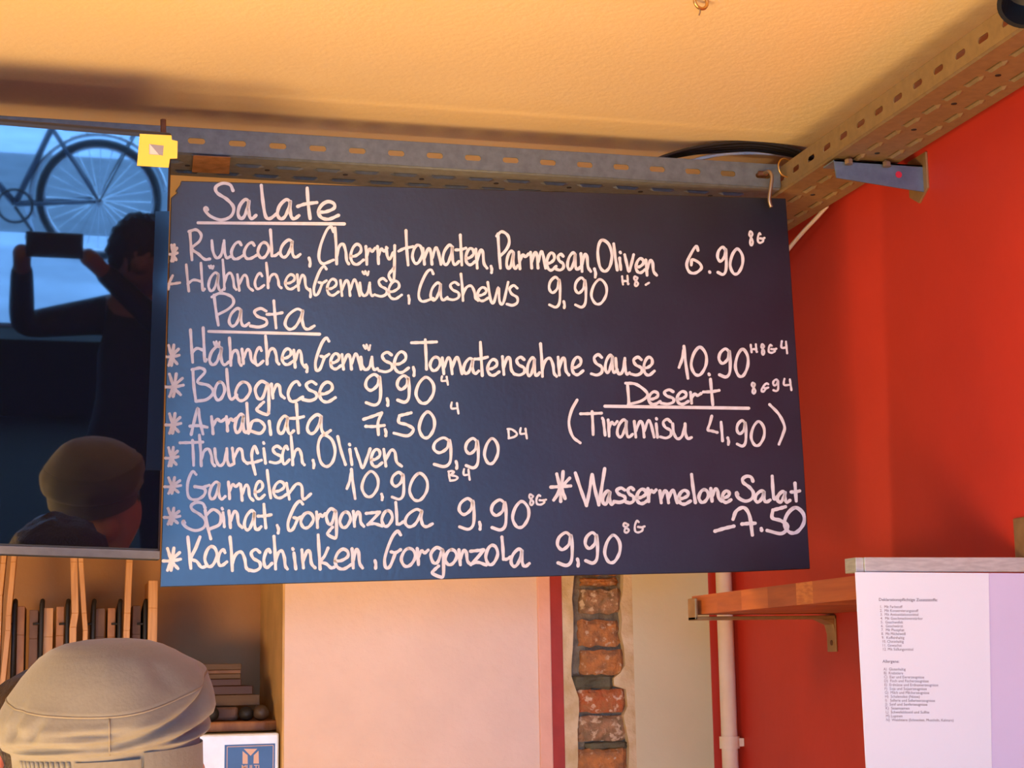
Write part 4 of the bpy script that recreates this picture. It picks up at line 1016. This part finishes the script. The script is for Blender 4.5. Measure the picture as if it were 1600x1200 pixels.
# second person: dark hair just showing at the left edge
Y2 = 1.98
c2 = atY(52, 1100, Y2)
per2 = thing('person', 'dark haired person with a ruddy ear, mostly hidden behind the olive cap', 'person', (c2.x, Y2, 0))
hz = atY(60, 1030, Y2).z
N, E_, k, fz, rt = body_nodes((c2.x, Y2, 0), hz-.005, Vector((.25, 1, 0)))
skin('body', N, E_, M['skinred'], per2)
shirt(N, k, 'clothing', M['shirt'], per2)
hc = N['head'][0]
b = MB(); b.blob(hc + Vector((.012, -.012, -.002)), (.097, .104, .100), 40, 24, amp=.10, fr=14)
b.build('hair', M['hair'], per2, smooth=True)
b = MB(); b.blob(atY(-3, 1192, 1.90), (.012, .016, .024)); b.build('ear', M['skinred'], per2, smooth=True)

# photographer, mirrored in the television
ph_c = Vector((.19, -.42, 0))
per3 = thing('person', 'photographer with raised phone, seen only as a dark reflection in the television', 'person', ph_c)
hl, hr = Vector((-.155, -.075, 1.575)), Vector((.012, -.078, 1.568))
N, E_, k, fz, rt = body_nodes(ph_c, 1.58, Vector((-.15, 1, 0)), 'up', {'l': hl, 'r': hr})
skin('body', N, E_, M['skinshade'], per3)
shirt(N, k, 'clothing', M['shirt'], per3, True)
b = MB(); b.blob(N['head'][0] + Vector((.0, -.03, .012)), (.105, .10, .115), 32, 20, amp=.16, fr=16)
b.build('hair', M['hair'], per3, smooth=True)
phone = MB(); phone.box((-.145, -.062, 1.552), (.012, -.054, 1.626))
tag(phone.build('phone', M['satin'], bevel=.003), 'dark phone held up by the photographer in the reflection', 'phone')

# ------------------------------------------------------------------ bicycle outside, mirrored in the television
def mirror_point(px, py, dist):
    p = ont(px, py); r = ray(px, py).normalized(); d = r - TN*2*r.dot(TN)
    return p + d*dist, d
hub, dd = mirror_point(155, 312, 7.5)
WR = .335
hub = ont(155, 312) + dd*((PZ + WR - ont(155, 312).z)/dd.z)
bk = thing('bicycle', 'dark city bicycle on the bright paving outside, seen mirrored in the television', 'bicycle', (hub.x-.5, hub.y, PZ))
def wheel(c, nm):
    b = MB(); b.ring(c, (1,0,0), (0,0,1), WR-.018, .018, 48, 8); w = b.build(nm, M['rubber'], bk, smooth=True)
    b = MB(); b.ring(c, (1,0,0), (0,0,1), WR-.045, .010, 48, 6); b.build('rim', M['chrome'], w, smooth=True)
    b = MB()
    for q in range(28):
        a = 2*math.pi*q/28; s_ = (-1)**q
        b.tube([(c.x, c.y + .03*s_, c.z), (c.x + (WR-.05)*math.cos(a), c.y, c.z + (WR-.05)*math.sin(a))], .0022, 4)
    b.tube([(c.x, c.y-.06, c.z), (c.x, c.y+.06, c.z)], .02, 12)
    b.build('spokes', M['chrome'], w)
    return w
rear = Vector(hub); fwh = rear + Vector((-1.06, 0, 0))
wheel(rear, 'wheel'); wheel(fwh, 'wheel')
y0 = hub.y; Z0 = PZ
P_ = {'bb': (rear.x-.44, y0, Z0+.29), 'seat': (rear.x-.22, y0, Z0+.80), 'head': (fwh.x+.30, y0, Z0+.92), 'headb': (fwh.x+.24, y0, Z0+.72)}
b = MB()
for a, c, r in (('bb','seat',.018), ('bb','headb',.02), ('headb','head',.022)): b.tube([P_[a], P_[c]], r, 10)
b.tube([(rear.x-.24, y0, Z0+.74), P_['headb']], .018, 10)
for s_ in (-.05, .05):
    b.tube([(P_['bb'][0], y0+s_*.6, Z0+.29), (rear.x, y0+s_, rear.z)], .011, 8); b.tube([(rear.x-.25, y0+s_*.5, Z0+.70), (rear.x, y0+s_, rear.z)], .010, 8)
    b.tube(spline([(P_['headb'][0], y0+s_*.6, Z0+.70), (fwh.x+.10, y0+s_, Z0+.45), (fwh.x, y0+s_, fwh.z)], 5), .013, 8)
b.build('frame', M['frame'], bk, smooth=True)
b = MB(); b.tube([P_['seat'], (rear.x-.20, y0, Z0+.88)], .013, 8); b.build('seat_post', M['chrome'], bk, smooth=True)
b = MB(); b.blob((rear.x-.20, y0, Z0+.91), (.14, .09, .035)); b.build('saddle', M['rubber'], bk, smooth=True)
b = MB(); b.tube(spline([(fwh.x+.45, y0-.28, Z0+1.06), (fwh.x+.36, y0-.12, Z0+1.08), (fwh.x+.32, y0, Z0+1.02), (fwh.x+.36, y0+.12, Z0+1.08), (fwh.x+.45, y0+.28, Z0+1.06)], 5), .012, 8); b.tube([P_['head'], (fwh.x+.32, y0, Z0+1.02)], .014, 8); b.build('handlebar', M['chrome'], bk, smooth=True)
b = MB(); b.ring(rear, (1,0,0), (0,0,1), WR+.025, .012, 36, 6, math.radians(10), math.radians(200)); b.build('mudguard', M['chrome'], bk, smooth=True)
b = MB()
for s_ in (-.06, .06):
    b.tube([(rear.x-.20, y0+s_, Z0+.72), (rear.x+.24, y0+s_, Z0+.72)], .007, 6); b.tube([(rear.x+.18, y0+s_, Z0+.72), (rear.x, y0+s_, rear.z)], .006, 6)
for q in range(5): b.tube([(rear.x-.18+.1*q, y0-.06, Z0+.72), (rear.x-.18+.1*q, y0+.06, Z0+.72)], .005, 6)
b.build('rear_rack', M['rubber'], bk, smooth=True)
b = MB(); b.ring((P_['bb'][0], y0+.06, Z0+.29), (1,0,0), (0,0,1), .09, .008, 28, 6); b.tube([(P_['bb'][0], y0+.07, Z0+.29), (P_['bb'][0]+.10, y0+.08, Z0+.15)], .009, 6); b.box((P_['bb'][0]+.06, y0+.08, Z0+.135), (P_['bb'][0]+.15, y0+.17, Z0+.155)); b.build('crank', M['rubber'], bk)
b = MB(); b.tube([(P_['bb'][0]+.05, y0-.06, Z0+.27), (P_['bb'][0]+.12, y0-.22, Z0+.0)], .009, 6); b.build('kickstand', M['chrome'], bk)
print('hubdist', (hub-ont(155,312)).length, 'hub', hub, 'ZS', ZS, 'xf', xf, 'xn', xn, 'YFAR', YFAR)
